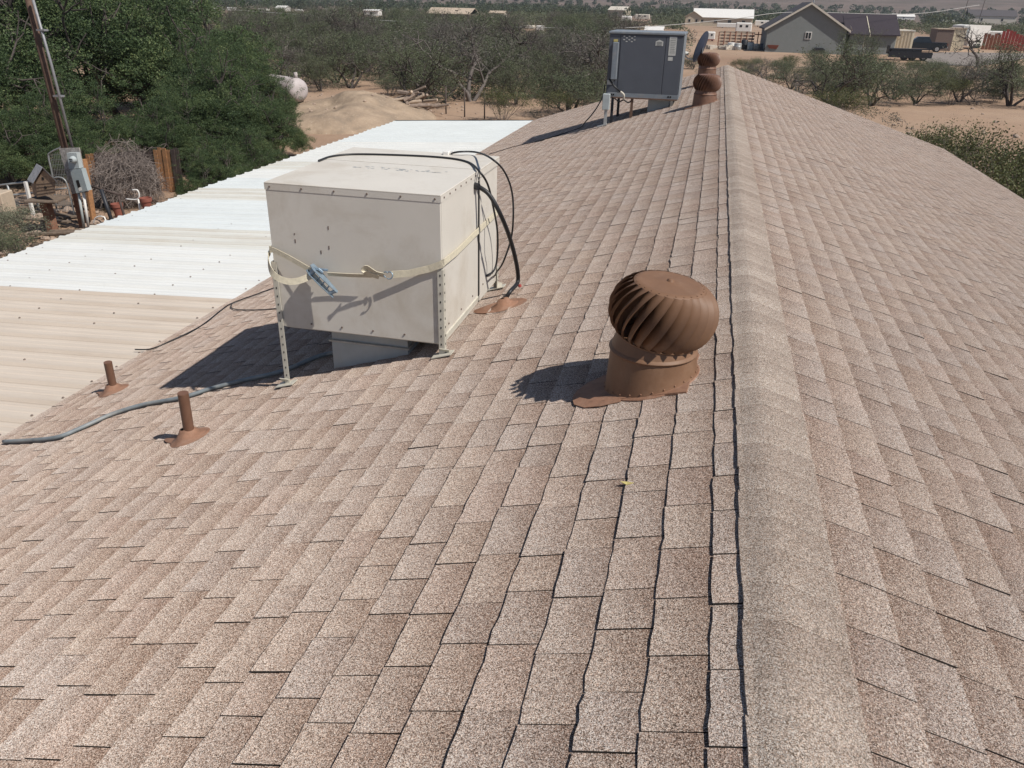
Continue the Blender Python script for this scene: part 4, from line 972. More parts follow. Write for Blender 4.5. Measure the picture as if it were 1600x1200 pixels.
m = MB(); m.tube([(0.0, 0.15, hz+0.55), (0.0, 0.15, hz+0.85)], 0.10, 10); m.build('valve_dome', MT['tank'], t, True)
m = MB(); m.lathe([(R_+0.012, 0.40), (R_+0.012, 0.44)], 28, (0.35, -0.1, hz), R=Rt); m.build('weld_band', MT['rust'], t, True)
for d_ in (0.7, 2.7):
    c_ = Vector((0.35, -0.1, 0))+ax_*d_; MB().box((c_.x, c_.y, (hz-R_*0.7)/2), (0.25, 1.0, max(0.1, hz-R_*0.6)), math.atan2(ax_.y, ax_.x)).build('saddle', MT['rock'], t)
LP = gp(648, 180); t = empty('log_pile', LP, 'pile of weathered logs and branches on bare dirt behind white sheets', 'log pile'); k_ = mpp(LP)
rl = np.random.default_rng(5)
for i in range(40):
    ln = rl.uniform(0.5, 1.6) if i > 3 else rl.uniform(1.6, 2.3); a = rl.uniform(-0.5, 0.9) if i % 3 else rl.uniform(-1.4, -0.3); el = rl.uniform(-0.05, 0.45)
    c_ = np.array([rl.normal()*0.55, rl.normal()*0.5, 0]); c_[2] = 0.12+1.25*rl.random()*math.exp(-(c_[0]/0.8)**2); d_ = np.array([math.cos(a)*math.cos(el), math.sin(a)*math.cos(el)*0.5, math.sin(el)])*ln/2; r_ = rl.uniform(0.06, 0.14)
    m = MB(); m.tube([c_-d_, c_+rl.normal(size=3)*0.04, c_+d_], r_, 7, True, r_*0.7); m.build('log', MT['log'] if i % 4 else MT['logend'], t, False)

# ------------------------------------------------------------------ yard on the left: pole, meter, fences, birdhouse
YP = 17.0
b0, t0 = atY(131, 352, YP), atY(44, -2, YP); d_ = (t0-b0)/(t0[2]-b0[2]); base = b0+d_*(GZ-b0[2]); top = t0+d_*1.4
t = empty('utility_pole', base, 'slim brown utility pole with steel conduit leaning past the dark trees', 'utility pole'); O = base
MB().tube([(0, 0, -0.3), loc(base*0.5+top*0.5, O), loc(top, O)], 0.085, 12, True, 0.07).build('post', MT['pole'], t, True)
cc = lambda px, py, Y: loc(atY(px, py, Y), O)
MB().tube([cc(117, 245, YP-0.14), cc(80, 100, YP-0.13), cc(50, -6, YP-0.12)], 0.032, 10).build('conduit', MT['emt'], t, True)
m = MB()
for (px, py) in ((66, 47), (92, 150)): m.box(cc(px, py, YP-0.09), (0.22, 0.14, 0.04))
m.build('clamp', MT['emt'], t)
YM = 16.6; Q = lambda px, py, Y=YM: atY(px, py, Y)
def plank4(pts, Y, th, O):
    a = [loc(atY(px, py, Y), O) for px, py in pts]; m = MB(); b_ = [(x, y+th, z) for x, y, z in a]
    m.hexa([a[3], a[2], b_[2], b_[3], a[0], a[1], b_[1], b_[0]]); return m
O = np.array([*Q(120, 350)[:2], GZ]); t = empty('meter_pedestal', O, 'electric meter and grey breaker panel on a peeling painted board', 'electric meter')
plank4([(92, 232), (123, 231), (137, 300), (112, 303)], YM, 0.04, O).build('board', MT['board'], t)
plank4([(104, 239), (119, 239), (124, 263), (108, 264)], YM-0.14, 0.13, O).build('meter_box', MT['meter'], t)
c_ = Q(115.5, 249, YM-0.15); m = MB(); m.lathe([(0.085, 0), (0.085, 0.03), (0.072, 0.08), (0.05, 0.10), (0.001, 0.105)], 20, loc(c_, O), R=Matrix.Rotation(rad(90), 3, 'X')); m.build('glass_meter', MT['meter'], t, True, angle=30)
c2_ = np.array(c_)+np.array([0, -0.105, 0]); m = MB(); m.box(loc(c2_+np.array([0, 0, 0.012]), O), (0.10, 0.006, 0.022)); m.box(loc(c2_+np.array([0, 0, -0.03]), O), (0.06, 0.006, 0.012)); m.build('dial', MT['dark'], t)
plank4([(109, 265), (127, 264), (137, 298), (119, 302)], YM-0.16, 0.15, O).build('breaker_panel', MT['meter_panel'], t)
plank4([(118.5, 282), (122.5, 281), (126, 292), (122, 294)], YM-0.166, 0.004, O).build('latch_slot', MT['dark'], t); plank4([(122, 293), (126.5, 292), (128, 297.5), (123.5, 299)], YM-0.166, 0.004, O).build('panel_label', MT['white'], t)
for (a, b_, mt) in (((123, 301), (131, 353), 'meter'), ((130, 300), (138, 353), 'white')):
    p, q = Q(*a, YM-0.08), Q(*b_, YM-0.08); dd = (q-p)/(q[2]-p[2]); e = p+dd*(GZ-p[2]); MB().tube([loc(p, O), loc(e, O)], 0.032, 10).build('riser', MT[mt], t, True)
p = Q(110, 300, YM+0.06); MB().box(loc((p[0]+0.1, YM+0.09, (GZ+p[2]+0.5)/2), O), (0.12, 0.09, p[2]+0.5-GZ)).build('post', MT['postwood'], t)
# birdhouse
YB = 16.0; O = np.array([*atY(80, 340, YB)[:2], GZ]); t = empty('birdhouse', O, 'wooden birdhouse with corrugated metal roof on a rusty brown post', 'birdhouse'); B = lambda px, py, Y=YB: atY(px, py, Y)
fc = [(56, 283), (68, 266), (85, 281), (87, 303), (58, 308)]; m = MB(); a = [loc(B(*p, YB-0.2), O) for p in fc]; b_ = [(x-0.36, y+0.26, z) for x, y, z in a]; n = 5
m.add(a+b_, [[4, 3, 2, 1, 0], [5, 6, 7, 8, 9]]+[[i, (i+1) % n, n+(i+1) % n, n+i] for i in range(n)]); m.build('box', MT['birdwood'], t)
m = MB()
for k in range(1, 5): q0_, q1_ = B(56.5+0.4*k, 283+5.2*k, YB-0.2), B(85+0.4*k, 281+4.6*k, YB-0.2); m.hexa([loc(q0_+np.array([0, -0.008, -0.003]), O), loc(q1_+np.array([0, -0.008, -0.003]), O), loc(q1_+np.array([0, 0.002, -0.003]), O), loc(q0_+np.array([0, 0.002, -0.003]), O), loc(q0_+np.array([0, -0.008, 0.004]), O), loc(q1_+np.array([0, -0.008, 0.004]), O), loc(q1_+np.array([0, 0.002, 0.004]), O), loc(q0_+np.array([0, 0.002, 0.004]), O)])
m.build('board_joints', MT['fence_dark'], t)
for (px, py) in ((67, 279), (71, 293)): m = MB(); m.lathe([(0.035, 0), (0.035, 0.006)], 12, loc(B(px, py, YB-0.203), O), cap1=True, R=Matrix.Rotation(rad(90), 3, 'X')); m.build('entry_hole', MT['dark'], t)
ap, le, re = np.array(loc(B(67, 262, YB-0.25), O)), np.array(loc(B(52, 287, YB-0.25), O)), np.array(loc(B(89, 284, YB-0.25), O)); bk = np.array([-0.45, 0.31, 0.0])
for (p, q) in ((ap, le), (ap, re)):
    m = MB(); N_ = 15; vs = []
    for th_ in (0, 0.006):
        for e in (p, q):
            for k in range(N_): s_ = k/(N_-1); w_ = e+bk*s_; vs.append((w_[0], w_[1], w_[2]+0.016*math.cos(k*PI)-th_))
    m.add(vs, [[k, k+1, N_+k+1, N_+k] for k in range(N_-1)]+[[2*N_+k, 3*N_+k, 3*N_+k+1, 2*N_+k+1] for k in range(N_-1)]+[[0, N_, 3*N_, 2*N_]]); m.build('roof_sheet', MT['corrug'], t)
pf = np.array(loc(B(73, 311, YB), O)); m = MB(); m.box(pf, (0.78, 0.66, 0.05), 0.25, 0.008); m.build('platform', MT['wood'], t)
p, q = np.array(loc(B(71, 316, YB), O)), np.array(loc(B(85, 368, YB), O)); dd = (q-p)/(q[2]-p[2]); e = p+dd*(-0.2-p[2]); m = MB()
m.box(0.5*(p+e), (0.2, 0.2, abs(p[2]-e[2])), 0.2, 0.015, R=(Vector(p-e).to_track_quat('Z', 'Y').to_matrix())); m.build('post', MT['postwood'], t)
# wire fence and gate
YF = 17.8; O = np.array([*atY(30, 340, YF)[:2], GZ]); t = empty('wire_fence', O, 'pipe and welded wire fence behind the birdhouse at the left', 'fence'); Fp = lambda px, py, Y=YF: np.array(loc(atY(px, py, Y), O))
for (a, b_) in (((-30, 293), (52, 283)), ((-30, 310), (55, 301))): MB().tube([Fp(*a), Fp(*b_)], 0.028, 8).build('rail', MT['wire'], t, True)
for px in (-20, 12, 52): p = Fp(px, 290 if px > 0 else 293); MB().tube([(p[0], p[1], -0.2), (p[0], p[1], p[2]+0.05)], 0.03, 8).build('post', MT['wire'], t, True)
m = MB(); x0, x1 = Fp(-30, 310)[0], Fp(55, 301)[0]; zt_ = Fp(20, 305)[2]
for k in range(34): x = x0+(x1-x0)*k/33; m.tube([(x, 0, 0.0), (x, 0, zt_)], 0.006, 3, False)
for k in range(11): z = zt_*k/10; m.tube([(x0, 0, z), (x1, 0, z)], 0.006, 3, False)
m.build('wire_mesh', MT['wire'], t, kind='stuff')
YG = 17.5; O = np.array([*atY(95, 330, YG)[:2], GZ]); t = empty('wire_gate', O, 'arched wire gate leaning between the birdhouse and the meter board', 'gate'); Gp = lambda px, py: np.array(loc(atY(px, py, YG), O))
MB().tube(smooth_path([Gp(88, 325), Gp(82, 275), Gp(76, 246), Gp(78, 239), Gp(92, 232), Gp(102, 232), Gp(112, 300)], 6), 0.022, 8).build('frame', MT['wire'], t, True)
MB().tube(smooth_path([Gp(84, 278), Gp(92, 277), Gp(100, 280), Gp(106, 292), Gp(118, 342)], 5), 0.022, 8).build('frame', MT['wire'], t, True); MB().tube([Gp(86, 296), Gp(105, 294)], 0.02, 8).build('cross_bar', MT['wire'], t, True)
m = MB()
for k in range(12):
    s_ = k/11; m.tube([Gp(77+28*s_, 241-7*s_), Gp(88+27*s_, 330)], 0.005, 3, False); m.tube([Gp(76+8*s_, 243+84*s_), Gp(103+12*s_, 240+90*s_)], 0.005, 3, False)
m.build('wire_mesh', MT['wire'], t, kind='stuff')
# plank fence
YK = 21.0; O = np.array([*atY(200, 300, YK)[:2], GZ]); t = empty('plank_fence', O, 'tall wooden plank fence, dark in the middle and orange at its ends', 'fence')
for i in range(22):
    u0 = 131+i*6.6; px = u0+3; orange = i in (0, 1, 16, 17, 18, 19)
    tp_ = 240-0.05*(px-131)+rl.normal()*1.2+(-4 if i in (17, 18) else 0)
    a = np.array(loc(atY(px, tp_, YK+0.02*(i % 2)), O)); wd = mpp(atY(px, 280, YK))*6.4; R = Matrix.Rotation(rl.normal()*0.012+0.03, 3, 'Y')
    m = MB(); m.box((a[0]+0.04, a[1], a[2]/2), (wd, 0.024, a[2]), R=R); m.build('plank', MT['fence_orange'] if orange else MT['fence_dark'], t)
for z in (0.3, 0.85): MB().box((0.0, 0.05, z), (2.7, 0.05, 0.09)).build('rail', MT['fence_dark'], t)
P = atY(144, 300, 17.3); m = MB(); a, b_ = atY(131, 249, 17.3), atY(146, 342, 17.3); dd = (b_-a)/(b_[2]-a[2]); e = a+dd*(GZ-a[2]); o = MB().box((0, 0, 0), (0.16, 0.06, float(np.linalg.norm(a-e))), R=Vector(a-e).to_track_quat('Z', 'Y').to_matrix()).build('gate_post', MT['fence_orange']); o.location = [float(v) for v in (a+e)/2]; tag(o, 'single orange weathered plank post beside the breaker panel', 'post')
# brush pile
BP = at_ground(200, 19.2); t = empty('brush_pile', BP, 'big rounded pile of dead grey twigs before the plank fence', 'brush pile'); rb = np.random.default_rng(3); m = MB(); cz = atY(205, 232, 19.2)[2]-GZ
for k in range(2300):
    a = rb.uniform(0, 2*PI); el = abs(rb.normal())*0.55; R = rb.uniform(0.55, 1.0); p = np.array([math.cos(a)*0.98*math.cos(el)*R, math.sin(a)*0.9*math.cos(el)*R, (0.15+math.sin(min(1.5, el))*0.95*R)*cz])
    d = np.array([rb.normal()*0.5+p[0]*0.5, rb.normal()*0.5+p[1]*0.3, 0.35-abs(rb.normal())*0.9]); d /= np.linalg.norm(d); ln = rb.uniform(0.35, 0.8); bend = rb.normal(size=3)*0.06+np.array([0, 0, 0.05])
    m.tube([p-d*ln/2, p+bend, p+d*ln/2], 0.0058, 3, False, 0.0035)
m.build('twigs', MT['twig'], t, kind='stuff')
def pot(px, py, Y, r_, lab, sink=0):
    P = atY(px, py, Y); t = empty('flower_pot', (P[0], P[1], GZ), lab, 'flower pot', 'clay flower pots'); h = P[2]-GZ; z0 = max(0, h-0.34)
    m = MB(); m.lathe([(r_*0.62, z0), (r_*0.9, h-0.09), (r_*1.05, h-0.085), (r_*1.08, h), (r_*0.95, h), (r_*0.9, h-0.06), (0.01, h-0.07)], 20, cap0=True); m.build('bowl', MT['clay'], t, True, angle=35)
    if z0 > 0.05: MB().box((0, 0, z0/2), (r_*1.3, r_*1.3, z0)).build('stand', MT['rock'], t)
pot(227, 309, 16.5, 0.135, 'round red clay pot beside the bent white pipe'); pot(182, 318, 17.4, 0.14, 'red clay pot partly hidden by the dead twigs')
P = atY(214, 312, 16.6); m = MB(); m.tube(smooth_path([loc(atY(*q, 16.6), P) for q in ((207, 297), (214, 297), (217, 302), (217, 309), (212, 312), (197, 311))], 5), 0.02, 8); m.tube([loc(atY(216, 310, 16.6), P), (0, 0, GZ-P[2])], 0.02, 8)
o = m.build('bent_pipe', MT['white'], None, True); o.location = [float(v) for v in P]; tag(o, 'thin bent white pipe frame left of the red clay pot', 'pipe')
P = atY(165, 316, 16.2); a, b_ = atY(158, 296, 16.2), atY(173, 340, 16.2); dd = (b_-a)/(b_[2]-a[2]); e = a+dd*(GZ-a[2]); m = MB(); m.tube([loc(a, P), loc(e, P)], 0.045, 10); o = m.build('black_post', MT['black'], None, True); o.location = [float(v) for v in P]; tag(o, 'short black pipe post standing before the twig pile', 'post')
P = atY(175, 297, 16.9); m = MB(); m.tube([loc(atY(140, 290, 16.9), P), loc(atY(186, 304, 16.9), P)], 0.03, 8); m.tube([loc(atY(184, 303, 16.9), P), (0.25, 0, GZ-P[2])], 0.03, 6); o = m.build('dark_rail', MT['fence_dark'], None, True); o.location = [float(v) for v in P]; tag(o, 'dark wooden rail slanting across the front of the twig pile', 'rail')
P = atY(150, 340, 15.6); m = MB(); m.tube(smooth_path([loc(atY(*q, 15.6), P) for q in ((146, 349), (149, 341), (156, 338), (163, 339))], 5), 0.016, 7); m.tube([loc(atY(163, 339, 15.6), P), (0.3, 0.1, GZ-P[2])], 0.016, 6); o = m.build('white_hose', MT['white'], None, True); o.location = [float(v) for v in P]; tag(o, 'arched end of a white hose over the metal roof edge', 'hose')
# shed roof and posts at the very left, sage bushes, stones
P = at_ground(-5, 21); t = empty('neighbour_shed', P, 'small tan shingled shed roof peeking in at left edge', 'shed'); zs = atY(10, 262, 21)[2]-GZ
m = MB(); m.box((-0.9, 0.4, zs/2-0.15), (2.2, 1.8, zs-0.3)); m.build('wall', MT['beige'], t)
for k in range(8):
    MB().box((-0.85, -0.75+0.22*k, zs-0.42+0.10*k), (2.5, 0.24, 0.03), R=Matrix.Rotation(rad(22), 3, 'X')).build('shingle_course', MT['tanroof'], t)
p = atY(41, 290, 17.2); MB().box((0, 0, 0), (0.07, 0.07, p[2]+0.1-GZ)); o = MB().box((0, 0, (p[2]+0.1-GZ)/2), (0.07, 0.07, p[2]+0.1-GZ)).build('white_post', MT['white']); o.location = (float(p[0]), float(p[1]), GZ); tag(o, 'short white post between the wire fence and the birdhouse', 'post')
p = atY(6, 330, 16.4); o = MB().box((0, 0, 0.42), (0.4, 0.5, 0.84), 0.2, 0.02).build('straw_bale', MT['tanroof']); o.location = (float(p[0]), float(p[1]), GZ); tag(o, 'pale straw coloured block behind the wire fence at left edge', 'bale')
plant('sage', 31, at_ground(6, 14.6), 0.95, 'grey green bush by the wire fence at the left edge', None, 1.1); plant('low', 33, at_ground(-14, 13.4), 0.8, 'dark low bush at the bottom of the left yard', None, 1.1)
m = MB(); rr = np.random.default_rng(4)
for k in range(90):
    px = rr.uniform(-20, 150); Y = rr.uniform(12.5, 18.5); q = at_ground(px, Y); m.ball((q[0], q[1], q[2]+0.03), rr.uniform(0.05, 0.16), 6, 4, (1, rr.uniform(.7, 1.2), 0.6))
m.build('stones', MT['rock'], None, False, kind='stuff')
m = MB()
for k in range(16):
    q = at_ground(rr.uniform(40, 140), rr.uniform(15, 19)); a = rr.uniform(-0.4, 0.9); ln = rr.uniform(0.6, 2.0); m.box((q[0], q[1], q[2]+0.05+0.03*k/4), (ln, 0.14, 0.04), a)
o = m.build('scrap_boards', MT['wood'], None, False); tag(o, 'scattered grey scrap boards on ground behind the metal roof edge', 'scrap wood', None, 'stuff')

# ------------------------------------------------------------------ far houses
def gable_house(name, px, py, wpx, hpx, label, cat='house', yaw=0.0, wall='white', roof='white', depth_=7.0, rise=0.3, along=True, win=0, group=None, eave=0.35):
    P = gp(px, py); s = mpp(P); W, H = wpx*s, hpx*s; t = empty(name, P, label, cat, group, yaw); rr_ = H*rise; he = H-rr_; D = depth_
    m = MB(); m.box((0, D/2, he/2-0.2), (W-2*eave*0.6, D, he+0.4))
    e = eave
    if along: # ridge runs across the view
        for x in (-W/2+eave*0.6, W/2-eave*0.6): m.add([(x, 0, he), (x, D, he), (x, D/2, H-0.06)], [[0, 1, 2], [2, 1, 0]])
        m.build('wall', MT[wall], t); m = MB()
        for a, b_ in ((-e, D/2), (D+e, D/2)):
            za = he-rr_*e/(D/2); m.hexa([(-W/2, a, za), (W/2, a, za), (W/2, b_, H), (-W/2, b_, H), (-W/2, a, za+0.1), (W/2, a, za+0.1), (W/2, b_, H+0.1), (-W/2, b_, H+0.1)])
    else:
        m.add([(-W/2+e*.6, -0.001, he), (W/2-e*.6, -0.001, he), (0, -0.001, H-0.06)], [[0, 1, 2]]); m.add([(-W/2+e*.6, D, he), (W/2-e*.6, D, he), (0, D, H-0.06)], [[2, 1, 0]]); m.build('wall', MT[wall], t); m = MB()
        for sx in (-1, 1):
            za = he-rr_*e/(W/2); m.hexa([(sx*(W/2+e*.4), -e, za), (0, -e, H), (0, D+e, H), (sx*(W/2+e*.4), D+e, za), (sx*(W/2+e*.4), -e, za+0.1), (0, -e, H+0.1), (0, D+e, H+0.1), (sx*(W/2+e*.4), D+e, za+0.1)])
    m.build('roof', MT[roof], t)
    for k in range(win):
        x = -W/2+W*(k+0.7)/(win+0.4); f = MB().box((x, -0.02, he*0.55), (min(1.1, W*0.14), 0.08, he*0.36)).build('window', MT['offwhite'] if wall != 'white' else MT['greyroof'], t); MB().box((x, -0.07, he*0.55), (min(0.9, W*0.11), 0.03, he*0.29)).build('pane', MT['glass'], f)
    return t
def box_van(name, px, py, wpx, hpx, label, cat, mat='white', win=2, D=2.4, yaw=0.0, group=None, skirt=None):
    P = gp(px, py); s = mpp(P); W, H = wpx*s, hpx*s; t = empty(name, P, label, cat, group, yaw); MB().box((0, D/2, H*0.56), (W, D, H*0.88), 0, min(0.15, H*0.08)).build('body', MT[mat], t)
    if skirt: MB().box((0, D/2, H*0.16), (W*0.98, D*0.98, H*0.12)).build('skirt', MT[skirt], t)
    for x in (-W*0.28, W*0.28): m = MB(); m.tube([(x, 0.05, H*0.11), (x, 0.3, H*0.11)], H*0.11, 12); m.build('wheel', MT['tyre'], t)
    for k in range(win): x = -W/2+W*(k+0.8)/(win+0.6); MB().box((x, -0.01, H*0.68), (W*0.16, 0.04, H*0.2), 0, 0.005).build('window', MT['glass'], t)
    return t
gable_house('far_house', 700, 27, 72, 13, 'far low house with wide pale hip roof on dark walls', yaw=0.0, wall='brownshed', roof='tanroof', depth_=12, rise=0.6)
gable_house('far_shed', 580, 25, 25, 9, 'small white far shed with one dark doorway', 'shed', 0.15, 'white', 'white', 5, 0.15, win=1)
gable_house('far_house', 776, 26, 26, 8, 'pale far house right of the wide hip roof', yaw=0.1, wall='offwhite', roof='tanroof', depth_=7, rise=0.35, win=1)
gable_house('far_shed', 438, 18, 17, 8, 'round shouldered white far shed beyond the big trees', 'shed', 0.1, 'white', 'white', 6, 0.4)
for i, (px, py, wp, hp) in enumerate(((360, 18, 11, 6), (410, 18, 15, 4), (466, 18, 11, 3), (516, 17, 17, 3), (490, 17, 10, 3))):
    box_van('far_trailer', px, py, wp, hp, ('tiny white far trailer at the edge of the big trees', 'tiny white far trailer left of the round white shed', 'tiny white far trailer right of the round white shed', 'long thin white far trailer left of the white shed', 'tiny white far trailer second right of the round shed')[i], 'trailer', win=1, group='tiny far white trailers')
box_van('far_camper', 630, 22, 15, 7, 'small pale far camper right of the white shed', 'camper', 'offwhite', 1); box_van('far_trailer', 708, 53, 15, 6, 'small white roofed trailer half buried in the scrub', 'trailer', 'white', 1)
box_van('white_shed', 842, 50, 9, 9, 'small upright white shed standing in the scrub', 'shed', 'white', 0); box_van('far_trailer', 822, 45, 22, 5, 'low white flat roof left of the upright white shed', 'trailer', 'offwhite', 0)
gable_house('far_house', 963, 28, 30, 16, 'pale two step far house among green trees', yaw=-0.2, wall='beige', roof='offwhite', depth_=8, rise=0.3, win=1); box_van('far_trailer', 978, 36, 15, 10, 'white far trailer in front of the pale stepped house', 'trailer', 'white', 1); box_van('far_camper', 1003, 31, 22, 8, 'pale blue grey far camper under green trees', 'camper', 'offwhite', 2)
gable_house('white_carport', 1021, 52, 30, 9, 'white arched carport roof showing above the grey unit', 'carport', 0.0, 'white', 'white', 5, 0.5); box_van('far_trailer', 846, 30, 14, 5, 'dim pale far trailer left of the stepped house', 'trailer', 'offwhite', 0)
gable_house('far_house', 1128, 41, 93, 24, 'tan far house with a bright white metal roof', yaw=0.0, wall='beige', roof='white', depth_=11, rise=0.48, win=4); gable_house('porch', 1082, 40, 26, 20, 'tan gabled wing left of the white metal roof', 'house', 0.0, 'beige', 'beige', 4, 0.35, False, 2)
box_van('white_camper', 1161, 52, 24, 15, 'white boxy camper above the red stake fence', 'camper', 'white', 2); box_van('white_camper', 1108, 64, 16, 13, 'white camper with dark red skirt behind the satellite dish', 'camper', 'white', 2, skirt='red'); box_van('white_awning', 1140, 44, 40, 7, 'long white awning below the white metal roofed house', 'awning', 'white', 0)
gable_house('far_house', 1412, 28, 34, 8, 'small white far house beyond the plum roof', yaw=0.1, wall='white', roof='white', depth_=6, rise=0.4, win=1); gable_house('far_house', 1548, 38, 70, 20, 'pale green grey far house at upper right', yaw=0.0, wall='offwhite', roof='greyroof', depth_=8, rise=0.4, win=2); box_van('far_trailer', 1480, 40, 18, 8, 'pale far trailer among trees right of the leaning pole', 'trailer', 'white', 1); box_van('far_trailer', 1205, 22, 22, 4, 'pale far roof strip left of the grey gable', 'trailer', 'white', 0); box_van('far_camper', 1190, 42, 22, 9, 'white cluttered camper left of the grey gable', 'camper', 'white', 1)

# the grey house
P = gp(1255, 83); s = mpp(P); W, H, he = 117*s, 70*s, 35*s; D = 9.0; t = empty('grey_house', P, 'grey stucco house with plum roof and a wide plain gable', 'house', None, 0.03)
wr = MB(); wr.box((0, D/2, he/2-0.3), (W, D, he+0.6)); wr.add([(-W/2, -0.002, he), (W/2, -0.002, he), (0, -0.002, H)], [[0, 1, 2]]); wr.add([(-W/2, D, he), (W/2, D, he), (0, D, H)], [[2, 1, 0]]); wr.build('wall', MT['greywall'], t)
m = MB(); sl_ = (H-he)/(W/2)
for sx in (-1, 1): x = sx*(W/2+0.4); z = he-0.4*sl_; m.hexa([(x, -0.35, z), (0, -0.35, H), (0, D+.3, H), (x, D+.3, z), (x, -0.35, z+0.16), (0, -0.35, H+0.16), (0, D+.3, H+0.16), (x, D+.3, z+0.16)])
rf = m.build('roof', MT['greyroof'], t)
m = MB()
for sx in (-1, 1): x = sx*(W/2+0.4); z = he-0.4*sl_; m.hexa([(x, -0.39, z-0.12), (0, -0.39, H-0.12), (0, -0.352, H-0.12), (x, -0.352, z-0.12), (x, -0.39, z+0.13), (0, -0.39, H+0.13), (0, -0.352, H+0.13), (x, -0.352, z+0.13)])
m.build('bargeboard', MT['offwhite'], t)
f = MB().box((0.25, -0.03, he*0.72), (0.75, 0.08, 0.85)).build('window', MT['white'], t)
for x in (0.08, 0.42): MB().box((x, -0.08, he*0.72), (0.24, 0.03, 0.66)).build('pane', MT['glass'], f)
x0, x1 = W/2+0.02, 140*s; yb = 3.2; he2 = 28*s; rz_ = 56*s; D2 = 8.5   # wing with its ridge across the view
m = MB(); m.box(((x0+x1)/2, yb+D2/2, he2/2-0.3), (x1-x0, D2, he2+0.6)); m.build('wing_wall', MT['greywall'], t)
m = MB(); xr = x1+0.35
for a, b_ in ((-0.4, D2/2), (D2+0.4, D2/2)):
    m.hexa([(x0-1.5, yb+a, he2-0.1), (xr, yb+a, he2-0.1), (xr, yb+b_, rz_), (x0-1.5, yb+b_, rz_), (x0-1.5, yb+a, he2+0.04), (xr, yb+a, he2+0.04), (xr, yb+b_, rz_+0.14), (x0-1.5, yb+b_, rz_+0.14)])
m.build('wing_roof', MT['plumroof'], t)
m = MB(); m.hexa([(x1, yb, -0.3), (x1+0.06, yb, -0.3), (x1+0.06, yb+D2, -0.3), (x1, yb+D2, -0.3), (x1, yb, he2), (x1+0.06, yb, he2), (x1+0.06, yb+D2, he2), (x1, yb+D2, he2)]); m.add([(x1+0.06, yb, he2), (x1+0.06, yb+D2, he2), (x1+0.06, yb+D2/2, rz_-0.1)], [[0, 1, 2]]); m.build('end_wall', MT['creamwall'], t)
# projecting lit gable in the middle of the wing
gx0, gx1, gy = W/2+0.6, W/2+2.3, yb-2.4; m = MB(); m.box(((gx0+gx1)/2, gy+1.3, he2*0.5-0.3), (gx1-gx0, 2.6, he2*0.98+0.6)); m.build('entry_wall', MT['greywall'], t)
MB().box((gx1+0.03, gy+1.3, he2*0.5), (0.05, 2.55, he2*0.9)).build('entry_side', MT['creamwall'], t); MB().box((gx1+0.06, gy+1.3, he2*0.5), (0.05, 0.7, he2*0.4)).build('window', MT['glass'], t)
m = MB(); m.hexa([(gx0-0.6, gy-0.3, he2), (gx1+0.5, gy-0.3, he2-0.1), (gx1+0.5, gy+4.2, he2+1.9), (gx0-0.6, gy+4.2, he2+2.0), (gx0-0.6, gy-0.3, he2+0.14), (gx1+0.5, gy-0.3, he2+0.04), (gx1+0.5, gy+4.2, he2+2.04), (gx0-0.6, gy+4.2, he2+2.14)]); m.build('entry_roof', MT['plumroof'], t)
m = MB(); m.hexa([(gx1+0.5, gy-0.3, he2-0.2), (gx1+0.58, gy-0.3, he2-0.2), (gx1+0.58, gy+4.2, he2+1.8), (gx1+0.5, gy+4.2, he2+1.8), (gx1+0.5, gy-0.3, he2+0.1), (gx1+0.58, gy-0.3, he2+0.1), (gx1+0.58, gy+4.2, he2+2.1), (gx1+0.5, gy+4.2, he2+2.1)]); m.build('entry_trim', MT['creamwall'], t)
m = MB(); m.tube([(0.6, 3.0, H-0.5), (0.6, 3.0, H+1.6)], 0.07, 8); m.build('flue', MT['galv'], t)
m = MB(); m.lathe([(0.01, 0), (0.25, 0.03), (0.38, 0.10)], 16, (W/2+0.35, 0.1, he+0.15), R=Matrix.Rotation(rad(60), 3, 'Y')); m.build('roof_dish', MT['white'], t, True)

# vehicles and sheds on the right
def trail_spot(px, py, yaw, name, label, cat): P = gp(px, py); return empty(name, P, label, cat, None, yaw), mpp(P)
t, s = trail_spot(1400, 82, 0.0, 'storage_container', 'pale ribbed storage container right of the grey house', 'container'); W, H = 42*s, 32*s; m = MB(); m.box((0, 2.5, H/2), (W, 5, H)); m.build('body', MT['creamwall'], t)
for k in range(9): MB().box((-W/2+W*(k+0.5)/9, -0.02, H*0.48), (W/9*0.45, 0.10, H*0.9)).build('rib', MT['beige'] if 3 < k < 8 else MT['creamwall'], t)
MB().box((0, -0.04, H-0.05), (W*1.01, 0.16, 0.12)).build('top_rail', MT['white'], t)
# pickup, nose to the left
t, s = trail_spot(1440, 81, -0.10, 'pickup_truck', 'dark grey crew cab pickup parked beside the pale container', 'pickup'); s = 5.9/61
m = MB(); prof_ = [(-2.95, 0.55), (-2.9, 0.98), (-2.55, 1.08), (-1.55, 1.14), (-0.95, 1.14), (0.95, 1.14), (2.85, 1.16), (2.95, 0.6), (2.3, 0.42), (-2.6, 0.42)]
m.prism(prof_, lambda a, b: (a, 0.0, b), lambda a, b: (a, 1.95, b)); bd = m.build('body', MT['truck'], t)
m = MB(); cab = [(-1.62, 1.14), (-0.75, 1.82), (0.60, 1.84), (1.02, 1.14)]; m.prism([(a, b) for a, b in cab], lambda a, b: (a, 0.10+0.12*(b > 1.5), b), lambda a, b: (a, 1.85-0.12*(b > 1.5), b)); m.build('cab', MT['truck'], t)
for poly in ([(-1.38, 1.2), (-0.72, 1.74), (-0.25, 1.74), (-0.25, 1.2)], [(-0.17, 1.2), (-0.17, 1.74), (0.52, 1.74), (0.84, 1.2)]):
    m = MB(); m.prism(poly, lambda a, b: (a, 0.085+0.12*(b-1.14)/0.7, b), lambda a, b: (a, 0.12+0.12*(b-1.14)/0.7, b)); m.build('side_window', MT['glass'], t)
